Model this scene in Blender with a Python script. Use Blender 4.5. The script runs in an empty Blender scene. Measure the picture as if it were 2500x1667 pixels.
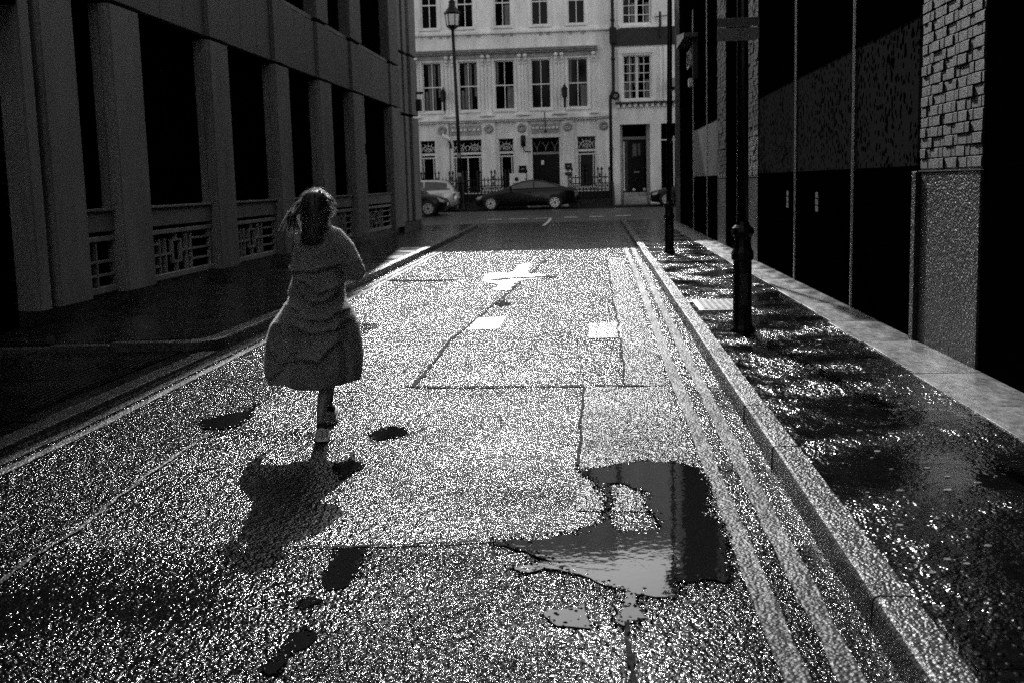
import bpy, bmesh, math, random
from mathutils import Vector, Matrix, noise
rad = math.radians
random.seed(7)
sc = bpy.context.scene
col = sc.collection

# ---------------------------------------------------------------- camera, sky, sun, exposure
EYE = 1.55
cam_d = bpy.data.cameras.new('camera')
cam = bpy.data.objects.new('camera', cam_d)
col.objects.link(cam)
cam_d.sensor_width = 36.0
cam_d.lens = 40.0
cam_d.clip_end = 3000
cam_d.dof.use_dof = True
cam_d.dof.focus_distance = 7.6
cam_d.dof.aperture_fstop = 4.5
f_ = Vector((205, -390, 2778)).normalized()          # the street's own direction seen from the lens
dn = Vector((541, 20216, 2778)).normalized()
dn = (dn - f_ * f_.dot(dn)).normalized()
rt = f_.cross(-dn)
cols = [Vector((rt[i], f_[i], -dn[i])) for i in range(3)]
M = Matrix.Identity(4)
for r in range(3):
    M[r][0] = cols[0][r]
    M[r][1] = -cols[1][r]
    M[r][2] = -cols[2][r]
M.translation = Vector((0, 0, EYE))
cam.matrix_world = M
sc.camera = cam

SUN_EL, SUN_AZ = rad(31.0), rad(-6.5)                 # azimuth measured from +Y towards +X
w = bpy.data.worlds.new('World')
sc.world = w
w.use_nodes = True
nt = w.node_tree
sky = nt.nodes.new('ShaderNodeTexSky')
sky.sky_type = 'NISHITA'
sky.sun_disc = False
sky.sun_elevation = SUN_EL
sky.sun_rotation = SUN_AZ
sky.dust_density = 1.0
bw = nt.nodes.new('ShaderNodeRGBToBW')
bg = nt.nodes['Background']
nt.links.new(sky.outputs[0], bw.inputs[0])
nt.links.new(bw.outputs[0], bg.inputs[0])
bg.inputs[1].default_value = 0.15
sun_d = bpy.data.lights.new('sun', 'SUN')
sun_d.energy = 2.0
sun_d.angle = rad(0.5)
sun = bpy.data.objects.new('sun', sun_d)
col.objects.link(sun)
sdir = Vector((math.sin(SUN_AZ) * math.cos(SUN_EL), math.cos(SUN_AZ) * math.cos(SUN_EL), math.sin(SUN_EL)))
sun.rotation_euler = sdir.to_track_quat('Z', 'Y').to_euler()
sun.location = sdir * 60
vs = sc.view_settings
vs.view_transform = 'Standard'
vs.look = 'None'
vs.gamma = 1.0
vs.exposure = 1.35
vs.use_curve_mapping = False
sc.cycles.use_denoising = False
sc.cycles.max_bounces = 6
sc.cycles.sample_clamp_indirect = 4.0

# ---------------------------------------------------------------- materials (all neutral: the place is seen in black and white)
def nodes(name):
    m = bpy.data.materials.new(name)
    m.use_nodes = True
    return m, m.node_tree, m.node_tree.nodes['Principled BSDF']

def g3(v):
    return (v, v, v, 1)

def tex(t, kind, scale, vec=None, **kw):
    n = t.nodes.new(kind)
    n.inputs['Scale'].default_value = scale
    for k, v in kw.items():
        if k in n.inputs:
            n.inputs[k].default_value = v
        else:
            setattr(n, k, v)
    if vec is not None:
        t.links.new(vec, n.inputs['Vector'])
    return n

def math_n(t, op, a, b=None, c=None):
    n = t.nodes.new('ShaderNodeMath')
    n.operation = op
    for i, v in enumerate((a, b, c)):
        if v is None:
            continue
        if isinstance(v, (int, float)):
            n.inputs[i].default_value = v
        else:
            t.links.new(v, n.inputs[i])
    return n.outputs[0]

def maprange(t, v, a, b, c, d):
    n = t.nodes.new('ShaderNodeMapRange')
    t.links.new(v, n.inputs[0])
    for i, k in enumerate((a, b, c, d)):
        n.inputs[i + 1].default_value = k
    return n.outputs[0]

def simple(name, base, rough=0.6, var=0.25, nscale=3.0, bump=0.0, bscale=60.0, metal=0.0, spec=0.5, coat=0.0, stretch=(1, 1, 1)):
    m, t, p = nodes(name)
    co = t.nodes.new('ShaderNodeTexCoord')
    mp = t.nodes.new('ShaderNodeMapping')
    mp.inputs['Scale'].default_value = stretch
    t.links.new(co.outputs['Object'], mp.inputs[0])
    n1 = tex(t, 'ShaderNodeTexNoise', nscale, mp.outputs[0], Detail=6, Roughness=0.65)
    v = maprange(t, n1.outputs[0], 0.3, 0.7, base * (1 - var), base * (1 + var))
    t.links.new(v, p.inputs['Base Color'])
    rv = maprange(t, n1.outputs[0], 0.3, 0.7, max(0.02, rough * 0.8), min(1, rough * 1.2))
    t.links.new(rv, p.inputs['Roughness'])
    p.inputs['Metallic'].default_value = metal
    p.inputs['Specular IOR Level'].default_value = spec
    p.inputs['Coat Weight'].default_value = coat
    if bump:
        n2 = tex(t, 'ShaderNodeTexNoise', bscale, co.outputs['Object'], Detail=4)
        b = t.nodes.new('ShaderNodeBump')
        b.inputs['Strength'].default_value = 1
        b.inputs['Distance'].default_value = bump
        t.links.new(n2.outputs[0], b.inputs['Height'])
        t.links.new(b.outputs[0], p.inputs['Normal'])
    return m

def wet_stone(name, base, rough, cell, amp, big=0.0, flat_lo=None, flat_hi=None, flat_scale=1.2, spec=0.5, stretch=(1, 1, 1), seed=0.0, n2f=0.17, n2s=0.45):
    """stones in binder under a film of water; where the film is deep the surface lies flat"""
    m, t, p = nodes(name)
    co = t.nodes.new('ShaderNodeTexCoord')
    mp = t.nodes.new('ShaderNodeMapping')
    mp.inputs['Location'].default_value = (seed, seed * 1.7, 0)
    mp.inputs['Scale'].default_value = stretch
    t.links.new(co.outputs['Object'], mp.inputs[0])
    vec = mp.outputs[0]
    vo = tex(t, 'ShaderNodeTexVoronoi', cell, vec, feature='SMOOTH_F1')
    vo.inputs['Smoothness'].default_value = 0.35
    n1 = tex(t, 'ShaderNodeTexNoise', cell * 0.45, vec, Detail=3, Roughness=0.6)
    mp2 = t.nodes.new('ShaderNodeMapping')
    mp2.inputs['Scale'].default_value = (1, n2s, 1)
    t.links.new(vec, mp2.inputs[0])
    n2 = tex(t, 'ShaderNodeTexNoise', cell * n2f, mp2.outputs[0], Detail=3, Roughness=0.55)
    h = math_n(t, 'ADD', math_n(t, 'MULTIPLY', vo.outputs['Distance'], -amp), math_n(t, 'MULTIPLY', n1.outputs[0], amp * 1.6))
    if big:
        h = math_n(t, 'ADD', h, math_n(t, 'MULTIPLY', n2.outputs[0], big))
    rgh = None
    if flat_lo is not None:
        nf = tex(t, 'ShaderNodeTexNoise', flat_scale, vec, Detail=5, Roughness=0.55)
        k = maprange(t, nf.outputs[0], flat_lo, flat_hi, 0.12, 1.0)
        h = math_n(t, 'MULTIPLY', h, k)
        rgh = maprange(t, nf.outputs[0], flat_lo, flat_hi, rough * 0.45, rough)
    b = t.nodes.new('ShaderNodeBump')
    b.inputs['Strength'].default_value = 1
    b.inputs['Distance'].default_value = 1
    t.links.new(h, b.inputs['Height'])
    t.links.new(b.outputs[0], p.inputs['Normal'])
    cv = maprange(t, n1.outputs[0], 0.3, 0.7, base * 0.5, base * 1.5)
    t.links.new(cv, p.inputs['Base Color'])
    if rgh is not None:
        t.links.new(rgh, p.inputs['Roughness'])
    else:
        p.inputs['Roughness'].default_value = rough
    nd = tex(t, 'ShaderNodeTexNoise', 0.75, vec, Detail=5, Roughness=0.6)      # oil and dirt in the film
    t.links.new(maprange(t, nd.outputs[0], 0.33, 0.67, spec * 0.35, spec * 1.25), p.inputs['Specular IOR Level'])
    return m

MAT = {}
MAT['asphalt'] = wet_stone('wet_asphalt', 0.005, 0.145, 54, 0.0050, 0.028, spec=0.23, n2f=0.5, n2s=0.3)
MAT['asphalt_mid'] = wet_stone('wet_worn_asphalt', 0.005, 0.145, 80, 0.0060, 0.020, 0.22, 0.72, 0.9, seed=21, spec=0.15, n2f=0.42, n2s=0.5)
MAT['asphalt_near'] = wet_stone('wet_coarse_asphalt', 0.004, 0.125, 70, 0.0080, 0.020, 0.25, 0.70, 1.1, seed=23, spec=0.12, n2f=0.35, n2s=0.7)
MAT['asphalt_left'] = wet_stone('wet_edge_asphalt', 0.004, 0.13, 62, 0.0090, 0.027, seed=25, spec=0.06)
MAT['asphalt_fine'] = wet_stone('wet_fine_asphalt', 0.006, 0.21, 78, 0.0062, 0.020, seed=5, spec=0.22, n2f=0.4, n2s=0.35)
MAT['asphalt_smooth'] = wet_stone('wet_smooth_patch', 0.02, 0.27, 50, 0.0048, 0.017, seed=9, spec=0.22)
MAT['asphalt_far'] = wet_stone('damp_asphalt', 0.05, 0.42, 24, 0.004, 0.010, seed=3)
MAT['pave_r'] = wet_stone('wet_mastic_pavement', 0.005, 0.18, 55, 0.0060, 0.030, 0.40, 0.62, 1.3, seed=2, spec=0.3)
MAT['flag'] = wet_stone('wet_flagstone', 0.20, 0.36, 30, 0.0012, 0.005, 0.42, 0.6, 1.6, seed=4)
MAT['pave_l'] = wet_stone('wet_left_paving', 0.010, 0.25, 40, 0.0026, 0.012, 0.4, 0.6, 1.4, seed=6, spec=0.2)
MAT['kerb'] = wet_stone('wet_granite_kerb', 0.045, 0.28, 75, 0.0055, 0.014, seed=8, spec=0.14)
MAT['paint'] = wet_stone('worn_road_paint', 0.04, 0.38, 70, 0.0060, 0.020, seed=11, spec=0.10)
MAT['tar'] = simple('dull_tar_joint', 0.003, 0.9, 0.3, 30, 0.004, 60, spec=0.05)
MAT['film'] = wet_stone('shallow_water_film', 0.01, 0.33, 40, 0.0008, 0.003, seed=17, spec=0.5)
MAT['white_paint'] = simple('white_road_paint', 0.55, 0.5, 0.3, 9)

def water_mat():
    m, t, p = nodes('puddle_water')
    p.inputs['Base Color'].default_value = g3(0.008)
    p.inputs['Roughness'].default_value = 0.03
    p.inputs['Specular IOR Level'].default_value = 0.045
    co = t.nodes.new('ShaderNodeTexCoord')
    n = tex(t, 'ShaderNodeTexNoise', 22, co.outputs['Object'], Detail=2)
    b = t.nodes.new('ShaderNodeBump')
    b.inputs['Distance'].default_value = 0.0004
    t.links.new(n.outputs[0], b.inputs['Height'])
    t.links.new(b.outputs[0], p.inputs['Normal'])
    return m
MAT['water'] = water_mat()
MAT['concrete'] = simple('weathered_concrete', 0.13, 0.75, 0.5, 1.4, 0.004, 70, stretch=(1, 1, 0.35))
MAT['concrete_upper'] = simple('soot_dark_concrete', 0.07, 0.75, 0.5, 1.4, 0.004, 70, stretch=(1, 1, 0.35))  # same concrete, with a vignette's darkening towards the top put into its colour
MAT['concrete_panel'] = simple('concrete_sill_panel', 0.13, 0.7, 0.3, 2, 0.004, 80)
MAT['grille'] = simple('grey_cast_grille', 0.22, 0.6, 0.3, 4, 0.002, 60)
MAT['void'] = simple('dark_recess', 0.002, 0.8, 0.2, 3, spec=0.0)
MAT['darkglass'] = simple('dark_glass', 0.0015, 0.05, 0.2, 2, spec=0.07)
MAT['blindglass'] = simple('unlit_office_glass', 0.001, 0.3, 0.2, 2, spec=0.0)
MAT['plinth'] = simple('black_plinth', 0.010, 0.5, 0.3, 3, 0.003, 40)
MAT['shutter'] = simple('black_shutter_steel', 0.0012, 0.6, 0.3, 3, spec=0.0)  # roller shutter, and near wall with edge darkening put into its colour
MAT['brick'] = simple('dark_brick', 0.014, 0.7, 0.6, 11, 0.012, 70, spec=0.2)
_m = MAT['brick']; _t = _m.node_tree; _p = _t.nodes['Principled BSDF']
_oi = _t.nodes.new('ShaderNodeObjectInfo')
_src = _p.inputs['Base Color'].links[0].from_socket
_t.links.new(math_n(_t, 'MULTIPLY', _src, maprange(_t, _oi.outputs['Random'], 0, 1, 0.35, 1.75)), _p.inputs['Base Color'])
MAT['mortar'] = simple('dark_mortar', 0.014, 0.8, 0.3, 9)
MAT['granite'] = wet_stone('rough_granite_block', 0.013, 0.5, 46, 0.0170, 0.010, seed=13, spec=0.2)
MAT['blackpanel'] = simple('black_polished_panel', 0.001, 0.5, 0.2, 2, spec=0.0)
MAT['greypanel'] = simple('grey_fascia_panel', 0.035, 0.5, 0.3, 1.5)
MAT['steel'] = simple('bright_steel_trim', 0.35, 0.4, 0.3, 20, metal=1.0)
MAT['iron'] = simple('black_painted_iron', 0.003, 0.4, 0.3, 12, 0.001, 60, spec=0.25)
MAT['stucco'] = simple('painted_stucco', 0.76, 0.7, 0.26, 1.1, 0.004, 60, stretch=(1.4, 1, 0.35))
MAT['stucco2'] = simple('cream_stucco', 0.78, 0.7, 0.24, 1.6, 0.003, 60, stretch=(1, 1, 0.35))
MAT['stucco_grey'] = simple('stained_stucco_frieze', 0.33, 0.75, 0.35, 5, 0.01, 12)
MAT['sash'] = simple('white_sash_paint', 0.75, 0.45, 0.06, 4)
MAT['slate'] = simple('roof_slate', 0.08, 0.6, 0.3, 6)
MAT['blind'] = simple('pale_curtain', 0.14, 0.8, 0.6, 5, stretch=(5, 1, 0.5))
MAT['door'] = simple('black_gloss_door', 0.003, 0.2, 0.2, 3, spec=0.12)
MAT['carblack'] = simple('black_car_paint', 0.003, 0.25, 0.2, 2, coat=0.25, spec=0.2)
MAT['carsilver'] = simple('silver_car_paint', 0.55, 0.3, 0.1, 3, metal=0.4, coat=1.0)
MAT['tyre'] = simple('tyre_rubber', 0.012, 0.8, 0.2, 9)
MAT['rim'] = simple('alloy_rim', 0.7, 0.35, 0.1, 9, metal=0.7)
MAT['carglass'] = simple('car_window_glass', 0.10, 0.08, 0.3, 3)
MAT['lampglass'] = simple('pale_lamp_glass', 0.6, 0.2, 0.1, 6)
MAT['whiteplastic'] = simple('white_plastic', 0.75, 0.4, 0.05, 6)
MAT['signgrey'] = simple('dull_sign_face', 0.05, 0.5, 0.3, 12)
MAT['midgrey'] = simple('mid_grey_metal', 0.2, 0.4, 0.2, 9)
MAT['skin'] = simple('skin', 0.17, 0.5, 0.15, 14)
MAT['sock'] = simple('dark_sock', 0.012, 0.9, 0.2, 40)
MAT['shoe'] = simple('pale_canvas_shoe', 0.38, 0.7, 0.15, 30, 0.0006, 250)
MAT['sole'] = simple('white_rubber_sole', 0.55, 0.6, 0.2, 20)
MAT['dress'] = simple('black_dress', 0.01, 0.85, 0.2, 20)

def frosted():
    """dark glass with a film of small frosted dots"""
    m, t, p = nodes('dotted_film_glass')
    co = t.nodes.new('ShaderNodeTexCoord')
    mp = t.nodes.new('ShaderNodeMapping')
    mp.inputs['Scale'].default_value = (0.0, 1, 1)
    t.links.new(co.outputs['Object'], mp.inputs[0])
    vo = tex(t, 'ShaderNodeTexVoronoi', 13, mp.outputs[0])
    nz = tex(t, 'ShaderNodeTexNoise', 1.0, mp.outputs[0], Detail=3)
    thr = maprange(t, nz.outputs[0], 0.35, 0.65, 0.28, 0.52)
    k = math_n(t, 'GREATER_THAN', vo.outputs['Distance'], thr)
    t.links.new(maprange(t, k, 0, 1, 0.0015, 0.032), p.inputs['Base Color'])
    t.links.new(maprange(t, k, 0, 1, 0.25, 0.75), p.inputs['Roughness'])
    p.inputs['Specular IOR Level'].default_value = 0.0
    return m
MAT['frosted'] = frosted()

def wool():
    m, t, p = nodes('grey_knitted_wool')
    co = t.nodes.new('ShaderNodeTexCoord')
    n1 = tex(t, 'ShaderNodeTexNoise', 260, co.outputs['Object'], Detail=3)
    n2 = tex(t, 'ShaderNodeTexNoise', 7, co.outputs['Object'], Detail=4)
    v = math_n(t, 'MULTIPLY', maprange(t, n1.outputs[0], 0.3, 0.7, 0.4, 1.7), maprange(t, n2.outputs[0], 0.3, 0.7, 0.13, 0.22))
    t.links.new(v, p.inputs['Base Color'])
    p.inputs['Roughness'].default_value = 0.85
    p.inputs['Specular IOR Level'].default_value = 0.2
    p.inputs['Sheen Weight'].default_value = 0.8
    p.inputs['Sheen Roughness'].default_value = 0.3
    b = t.nodes.new('ShaderNodeBump')
    b.inputs['Distance'].default_value = 0.003
    t.links.new(n1.outputs[0], b.inputs['Height'])
    t.links.new(b.outputs[0], p.inputs['Normal'])
    tr = t.nodes.new('ShaderNodeBsdfTranslucent')
    tr.inputs[0].default_value = g3(0.3)
    mx = t.nodes.new('ShaderNodeMixShader')
    mx.inputs[0].default_value = 0.3
    out = t.nodes['Material Output']
    t.links.new(p.outputs[0], mx.inputs[1])
    t.links.new(tr.outputs[0], mx.inputs[2])
    t.links.new(mx.outputs[0], out.inputs[0])
    return m
MAT['wool'] = wool()

def hairmat():
    m, t, p = nodes('dark_hair')
    p.inputs['Base Color'].default_value = g3(0.012)
    p.inputs['Roughness'].default_value = 0.35
    tr = t.nodes.new('ShaderNodeBsdfTranslucent')
    tr.inputs[0].default_value = g3(0.85)
    mx = t.nodes.new('ShaderNodeMixShader')
    mx.inputs[0].default_value = 0.5
    t.links.new(p.outputs[0], mx.inputs[1])
    t.links.new(tr.outputs[0], mx.inputs[2])
    t.links.new(mx.outputs[0], t.nodes['Material Output'].inputs[0])
    return m
def fuzzmat():
    m, t, p = nodes('pale_wool_fibre')  # near-white so the added fibres glow along the backlit outline
    tr = t.nodes.new('ShaderNodeBsdfTranslucent')
    tr.inputs[0].default_value = g3(0.95)
    mx = t.nodes.new('ShaderNodeMixShader')
    mx.inputs[0].default_value = 0.8
    p.inputs['Base Color'].default_value = g3(0.15)
    t.links.new(p.outputs[0], mx.inputs[1])
    t.links.new(tr.outputs[0], mx.inputs[2])
    t.links.new(mx.outputs[0], t.nodes['Material Output'].inputs[0])
    return m
MAT['fuzz'] = fuzzmat()
MAT['hair'] = hairmat()
MAT['haircore'] = simple('dark_hair_mass', 0.008, 0.6, 0.2, 30)

# ---------------------------------------------------------------- mesh helpers
class MB:
    def __init__(s):
        s.v, s.f = [], []
    def add(s, vs, fs):
        o = len(s.v)
        s.v += [tuple(p) for p in vs]
        s.f += [tuple(i + o for i in q) for q in fs]
        return s
    def box(s, x0, x1, y0, y1, z0, z1):
        x0, x1 = sorted((x0, x1)); y0, y1 = sorted((y0, y1)); z0, z1 = sorted((z0, z1))
        return s.add([(x0, y0, z0), (x1, y0, z0), (x1, y1, z0), (x0, y1, z0), (x0, y0, z1), (x1, y0, z1), (x1, y1, z1), (x0, y1, z1)],
                     [(0, 3, 2, 1), (4, 5, 6, 7), (0, 1, 5, 4), (1, 2, 6, 5), (2, 3, 7, 6), (3, 0, 4, 7)])
    def bar(s, a, b, th, up=(0, 0, 1)):
        """square bar between two points"""
        a, b = Vector(a), Vector(b)
        d = (b - a).normalized()
        u = Vector(up)
        if abs(d.dot(u)) > 0.95:
            u = Vector((1, 0, 0))
        sx = d.cross(u).normalized() * th / 2
        sy = sx.cross(d).normalized() * th / 2
        vs = [p + i * sx + j * sy for p in (a, b) for i, j in ((-1, -1), (1, -1), (1, 1), (-1, 1))]
        return s.add(vs, [(0, 1, 2, 3), (7, 6, 5, 4), (0, 4, 5, 1), (1, 5, 6, 2), (2, 6, 7, 3), (3, 7, 4, 0)])
    def tube(s, path, radii, n=8, cap=True, squash=1.0):
        pts = [Vector(p) for p in path]
        if not hasattr(radii, '__len__'):
            radii = [radii] * len(pts)
        o = len(s.v)
        ref = Vector((0, 0, 1))
        for i, p in enumerate(pts):
            d = (pts[min(i + 1, len(pts) - 1)] - pts[max(i - 1, 0)]).normalized()
            if abs(d.dot(ref)) > 0.97:
                ref = Vector((1, 0, 0))
            a = d.cross(ref).normalized()
            b = a.cross(d).normalized()
            ref = b if abs(d.dot(b)) < 0.9 else ref
            for k in range(n):
                t = 2 * math.pi * k / n
                s.v.append(tuple(p + radii[i] * (math.cos(t) * a + math.sin(t) * b * squash)))
        for i in range(len(pts) - 1):
            for k in range(n):
                k2 = (k + 1) % n
                s.f.append((o + i * n + k, o + i * n + k2, o + (i + 1) * n + k2, o + (i + 1) * n + k))
        if cap:
            s.f.append(tuple(o + k for k in reversed(range(n))))
            s.f.append(tuple(o + (len(pts) - 1) * n + k for k in range(n)))
        return s
    def lathe(s, prof, c, n=20):
        """prof: (radius, z) from bottom to top about a vertical axis at c"""
        o = len(s.v)
        for r, z in prof:
            for k in range(n):
                t = 2 * math.pi * k / n
                s.v.append((c[0] + r * math.cos(t), c[1] + r * math.sin(t), c[2] + z))
        for i in range(len(prof) - 1):
            for k in range(n):
                k2 = (k + 1) % n
                s.f.append((o + i * n + k, o + i * n + k2, o + (i + 1) * n + k2, o + (i + 1) * n + k))
        s.f.append(tuple(o + k for k in reversed(range(n))))
        s.f.append(tuple(o + (len(prof) - 1) * n + k for k in range(n)))
        return s
    def prism(s, poly, axis, a, b):
        """extrude a polygon; axis 'x' -> poly is (y,z), 'y' -> (x,z), 'z' -> (x,y)"""
        n = len(poly)
        f = {'x': lambda p, t: (t, p[0], p[1]), 'y': lambda p, t: (p[0], t, p[1]), 'z': lambda p, t: (p[0], p[1], t)}[axis]
        vs = [f(p, a) for p in poly] + [f(p, b) for p in poly]
        return s.add(vs, [tuple(reversed(range(n))), tuple(range(n, 2 * n))] + [(i, (i + 1) % n, n + (i + 1) % n, n + i) for i in range(n)])
    def loft(s, rings, cap=True, close=True):
        o = len(s.v)
        n = len(rings[0])
        for r in rings:
            s.v += [tuple(p) for p in r]
        for i in range(len(rings) - 1):
            for k in range(n if close else n - 1):
                k2 = (k + 1) % n
                s.f.append((o + i * n + k, o + i * n + k2, o + (i + 1) * n + k2, o + (i + 1) * n + k))
        if cap:
            s.f.append(tuple(o + k for k in reversed(range(n))))
            s.f.append(tuple(o + (len(rings) - 1) * n + k for k in range(n)))
        return s
    def data(s, name, smooth=False):
        me = bpy.data.meshes.new(name)
        me.from_pydata(s.v, [], s.f)
        bm = bmesh.new()
        bm.from_mesh(me)
        bmesh.ops.recalc_face_normals(bm, faces=bm.faces)
        bm.to_mesh(me)
        bm.free()
        if smooth:
            for p in me.polygons:
                p.use_smooth = True
        return me
    def build(s, name, mat, parent=None, smooth=False, bevel=0.0, **props):
        me = s.data(name, smooth)
        me.materials.append(MAT[mat] if isinstance(mat, str) else mat)
        return link(name, me, parent, bevel, **props)

def link(name, me, parent=None, bevel=0.0, **props):
    o = bpy.data.objects.new(name, me)
    col.objects.link(o)
    if parent is not None:
        o.parent = parent
    if bevel:
        b = o.modifiers.new('bevel', 'BEVEL')
        b.width = bevel
        b.segments = 2
        b.limit_method = 'ANGLE'
    for k, v in props.items():
        o[k] = v
    return o

def thing(name, label, cat, group=None, kind=None, loc=None):
    o = bpy.data.objects.new(name, None)
    o.empty_display_size = 0.2
    col.objects.link(o)
    o['label'] = label
    o['category'] = cat
    if group:
        o['group'] = group
    if kind:
        o['kind'] = kind
    if loc:
        o.location = loc
    return o

def boxpart(name, mat, parent, x0, x1, y0, y1, z0, z1, bevel=0.0, **props):
    return MB().box(x0, x1, y0, y1, z0, z1).build(name, mat, parent, bevel=bevel, **props)

def unit_block(name, mat, bev=0.04):
    bm = bmesh.new()
    bmesh.ops.create_cube(bm, size=1)
    bmesh.ops.bevel(bm, geom=list(bm.edges), offset=bev, segments=1, affect='EDGES')
    me = bpy.data.meshes.new(name)
    bm.to_mesh(me)
    bm.free()
    me.materials.append(MAT[mat])
    return me

def place(name, me, parent, x0, x1, y0, y1, z0, z1, rot=0.0):
    o = bpy.data.objects.new(name, me)
    col.objects.link(o)
    o.location = ((x0 + x1) / 2, (y0 + y1) / 2, (z0 + z1) / 2)
    o.scale = (abs(x1 - x0), abs(y1 - y0), abs(z1 - z0))
    o.rotation_euler = (0, 0, rot)
    o.parent = parent
    return o

def text_part(name, body, mat, parent, loc, rot, size, depth=0.004, **props):
    cu = bpy.data.curves.new(name, 'FONT')
    cu.body = body
    cu.size = size
    cu.extrude = depth
    cu.align_x = 'CENTER'
    cu.align_y = 'CENTER'
    tmp = bpy.data.objects.new('tmp', cu)
    col.objects.link(tmp)
    me = bpy.data.meshes.new_from_object(tmp.evaluated_get(bpy.context.evaluated_depsgraph_get()))
    bpy.data.objects.remove(tmp)
    me.materials.clear()
    me.materials.append(MAT[mat])
    o = link(name, me, parent, **props)
    o.location = loc
    o.rotation_euler = rot
    return o

def struct(o, label, cat='ground'):
    o['kind'] = 'structure'
    o['label'] = label
    o['category'] = cat
    return o

def lerp_tab(tab, x):
    if x <= tab[0][0]:
        return tab[0][1]
    for (a, b), (c, d) in zip(tab, tab[1:]):
        if x <= c:
            return b + (d - b) * (x - a) / (c - a)
    return tab[-1][1]

# ---------------------------------------------------------------- terrain levels
RISE = [(42.0, 0.0), (44.0, 0.06), (46.0, 0.22), (48.5, 0.36), (51.0, 0.375), (52.8, 0.31), (60, 0.31)]
KR = [(-8, 0.92), (41.0, 0.92), (43.2, 0.83)]                           # front line of the right kerb
KL = [(-8, -3.72), (11, -3.72), (14, -3.70), (20, -3.80), (28, -3.95), (43.5, -4.35)]
PZ = 0.11                                                                # pavement level

def und(x, y):
    return 0.010 * noise.noise(Vector((x * 0.9, y * 0.6, 3.1))) + 0.004 * noise.noise(Vector((x * 3.1, y * 2.3, 7.7)))

def road_z(x, y):
    return lerp_tab(RISE, y) + und(x, y) - 0.012

g = MB()
g.add([(-900, -900, -0.06), (900, -900, -0.06), (900, 1500, -0.06), (-900, 1500, -0.06)], [(0, 1, 2, 3)])
struct(g.build('ground', 'asphalt_far'), 'dark ground beyond the streets')

# the lane: a finely undulating sheet
r = MB()
ys = [-8 + 0.16 * i for i in range(int((44.0 + 8) / 0.16) + 1)]
ys = sorted([y for y in ys if min(abs(y - 4.78), abs(y - 8.69)) > 0.05] + [4.78, 8.69])
NX = 34
for y in ys:
    xl, xr = lerp_tab(KL, y) - 0.05, lerp_tab(KR, y) + 0.05
    for i in range(NX + 1):
        x = xl + (xr - xl) * i / NX
        r.v.append((x, y, road_z(x, y)))
for j in range(len(ys) - 1):
    for i in range(NX):
        a = j * (NX + 1) + i
        r.f.append((a, a + 1, a + NX + 2, a + NX + 1))
road_ob = r.build('road', 'asphalt', smooth=True)
for nm in ('asphalt_mid', 'asphalt_near', 'asphalt_left'):
    road_ob.data.materials.append(MAT[nm])
for p in road_ob.data.polygons:
    cx, cy = p.center.x, p.center.y
    if cx < -2.49:
        p.material_index = 3 if cy < 13 else 0
    elif cy < 4.78:
        p.material_index = 2
    elif cy < 8.69:
        p.material_index = 1
road = struct(road_ob, 'wet glittering asphalt lane between the kerbs', 'road')

# crossing street at the far end
s2 = MB()
ys2 = [44.0 - 0.002 + 0.4 * i for i in range(23)]
for y in ys2:
    for i in range(61):
        x = -60 + 2.0 * i
        s2.v.append((x, y, lerp_tab(RISE, y) - 0.012 + (und(x, y) if abs(x) < 8 else 0)))
for j in range(len(ys2) - 1):
    for i in range(60):
        a = j * 61 + i
        s2.f.append((a, a + 1, a + 62, a + 61))
# the mouth of the junction on both sides of the lane end
for x0, x1 in ((-60, -4.4), (0.88, 60)):
    s2.add([(x0, 42.2, 0.0), (x1, 42.2, 0.0), (x1, 44.0, 0.045), (x0, 44.0, 0.045)], [(0, 1, 2, 3)])
side_road = struct(s2.build('side_road', 'asphalt_far', smooth=True), 'grey damp street crossing at the far end', 'road')

# ---------------------------------------------------------------- pavements
def sheet(name, mat, poly, z, label, cat='pavement', step=0.35, amp=1.0):
    """flat paved area with gentle unevenness"""
    bm = bmesh.new()
    vs = [bm.verts.new((x, y, z)) for x, y in poly]
    bm.faces.new(vs)
    ys_ = [p[1] for p in poly]
    xs_ = [p[0] for p in poly]
    y = min(ys_) + step
    while y < max(ys_):
        bmesh.ops.bisect_plane(bm, geom=list(bm.verts) + list(bm.edges) + list(bm.faces), plane_co=(0, y, 0), plane_no=(0, 1, 0))
        y += step
    x = min(xs_) + step
    while x < max(xs_):
        bmesh.ops.bisect_plane(bm, geom=list(bm.verts) + list(bm.edges) + list(bm.faces), plane_co=(x, 0, 0), plane_no=(1, 0, 0))
        x += step
    for v in bm.verts:
        v.co.z += amp * und(v.co.x + 20, v.co.y) * 0.7
        v.co.z -= 0.008
    me = bpy.data.meshes.new(name)
    bm.to_mesh(me)
    bm.free()
    for p in me.polygons:
        p.use_smooth = True
        if p.normal.z < 0:
            p.flip()
    me.materials.append(MAT[mat])
    return struct(link(name, me), label, cat)

pav_r = sheet('pavement', 'pave_r', [(1.0, -8), (2.32, -8), (2.32, 42.6), (1.0, 42.6)], PZ, 'dark wet pavement with puddles on the right of the lane')
sheet('pavement', 'pave_l', [(-6.6, 11.0), (-3.9, 11.0), (-4.1, 28), (-4.5, 41.9), (-6.6, 41.9)], PZ, 'narrow shaded pavement along the concrete office building')
low = sheet('pavement', 'pave_l', [(-9.0, -8), (-4.05, -8), (-4.05, 10.98), (-9.0, 10.98)], 0.03, 'lowered dark pavement at the vehicle entrance on the left')
farp = sheet('pavement', 'pave_l', [(-30, 53.0), (30, 53.0), (30, 56.4), (-30, 56.4)], 0.44, 'far pavement in front of the stucco houses', step=2.0)
# side wings of pavement beyond the two corner buildings
wing = MB().box(2.3, 40, 41.2, 42.1, -0.05, PZ - 0.006).box(-40, -6.2, 41.0, 41.8, -0.05, PZ - 0.006)
struct(wing.build('pavement', 'pave_l'), 'strips of pavement round the two near street corners', 'pavement')

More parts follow.
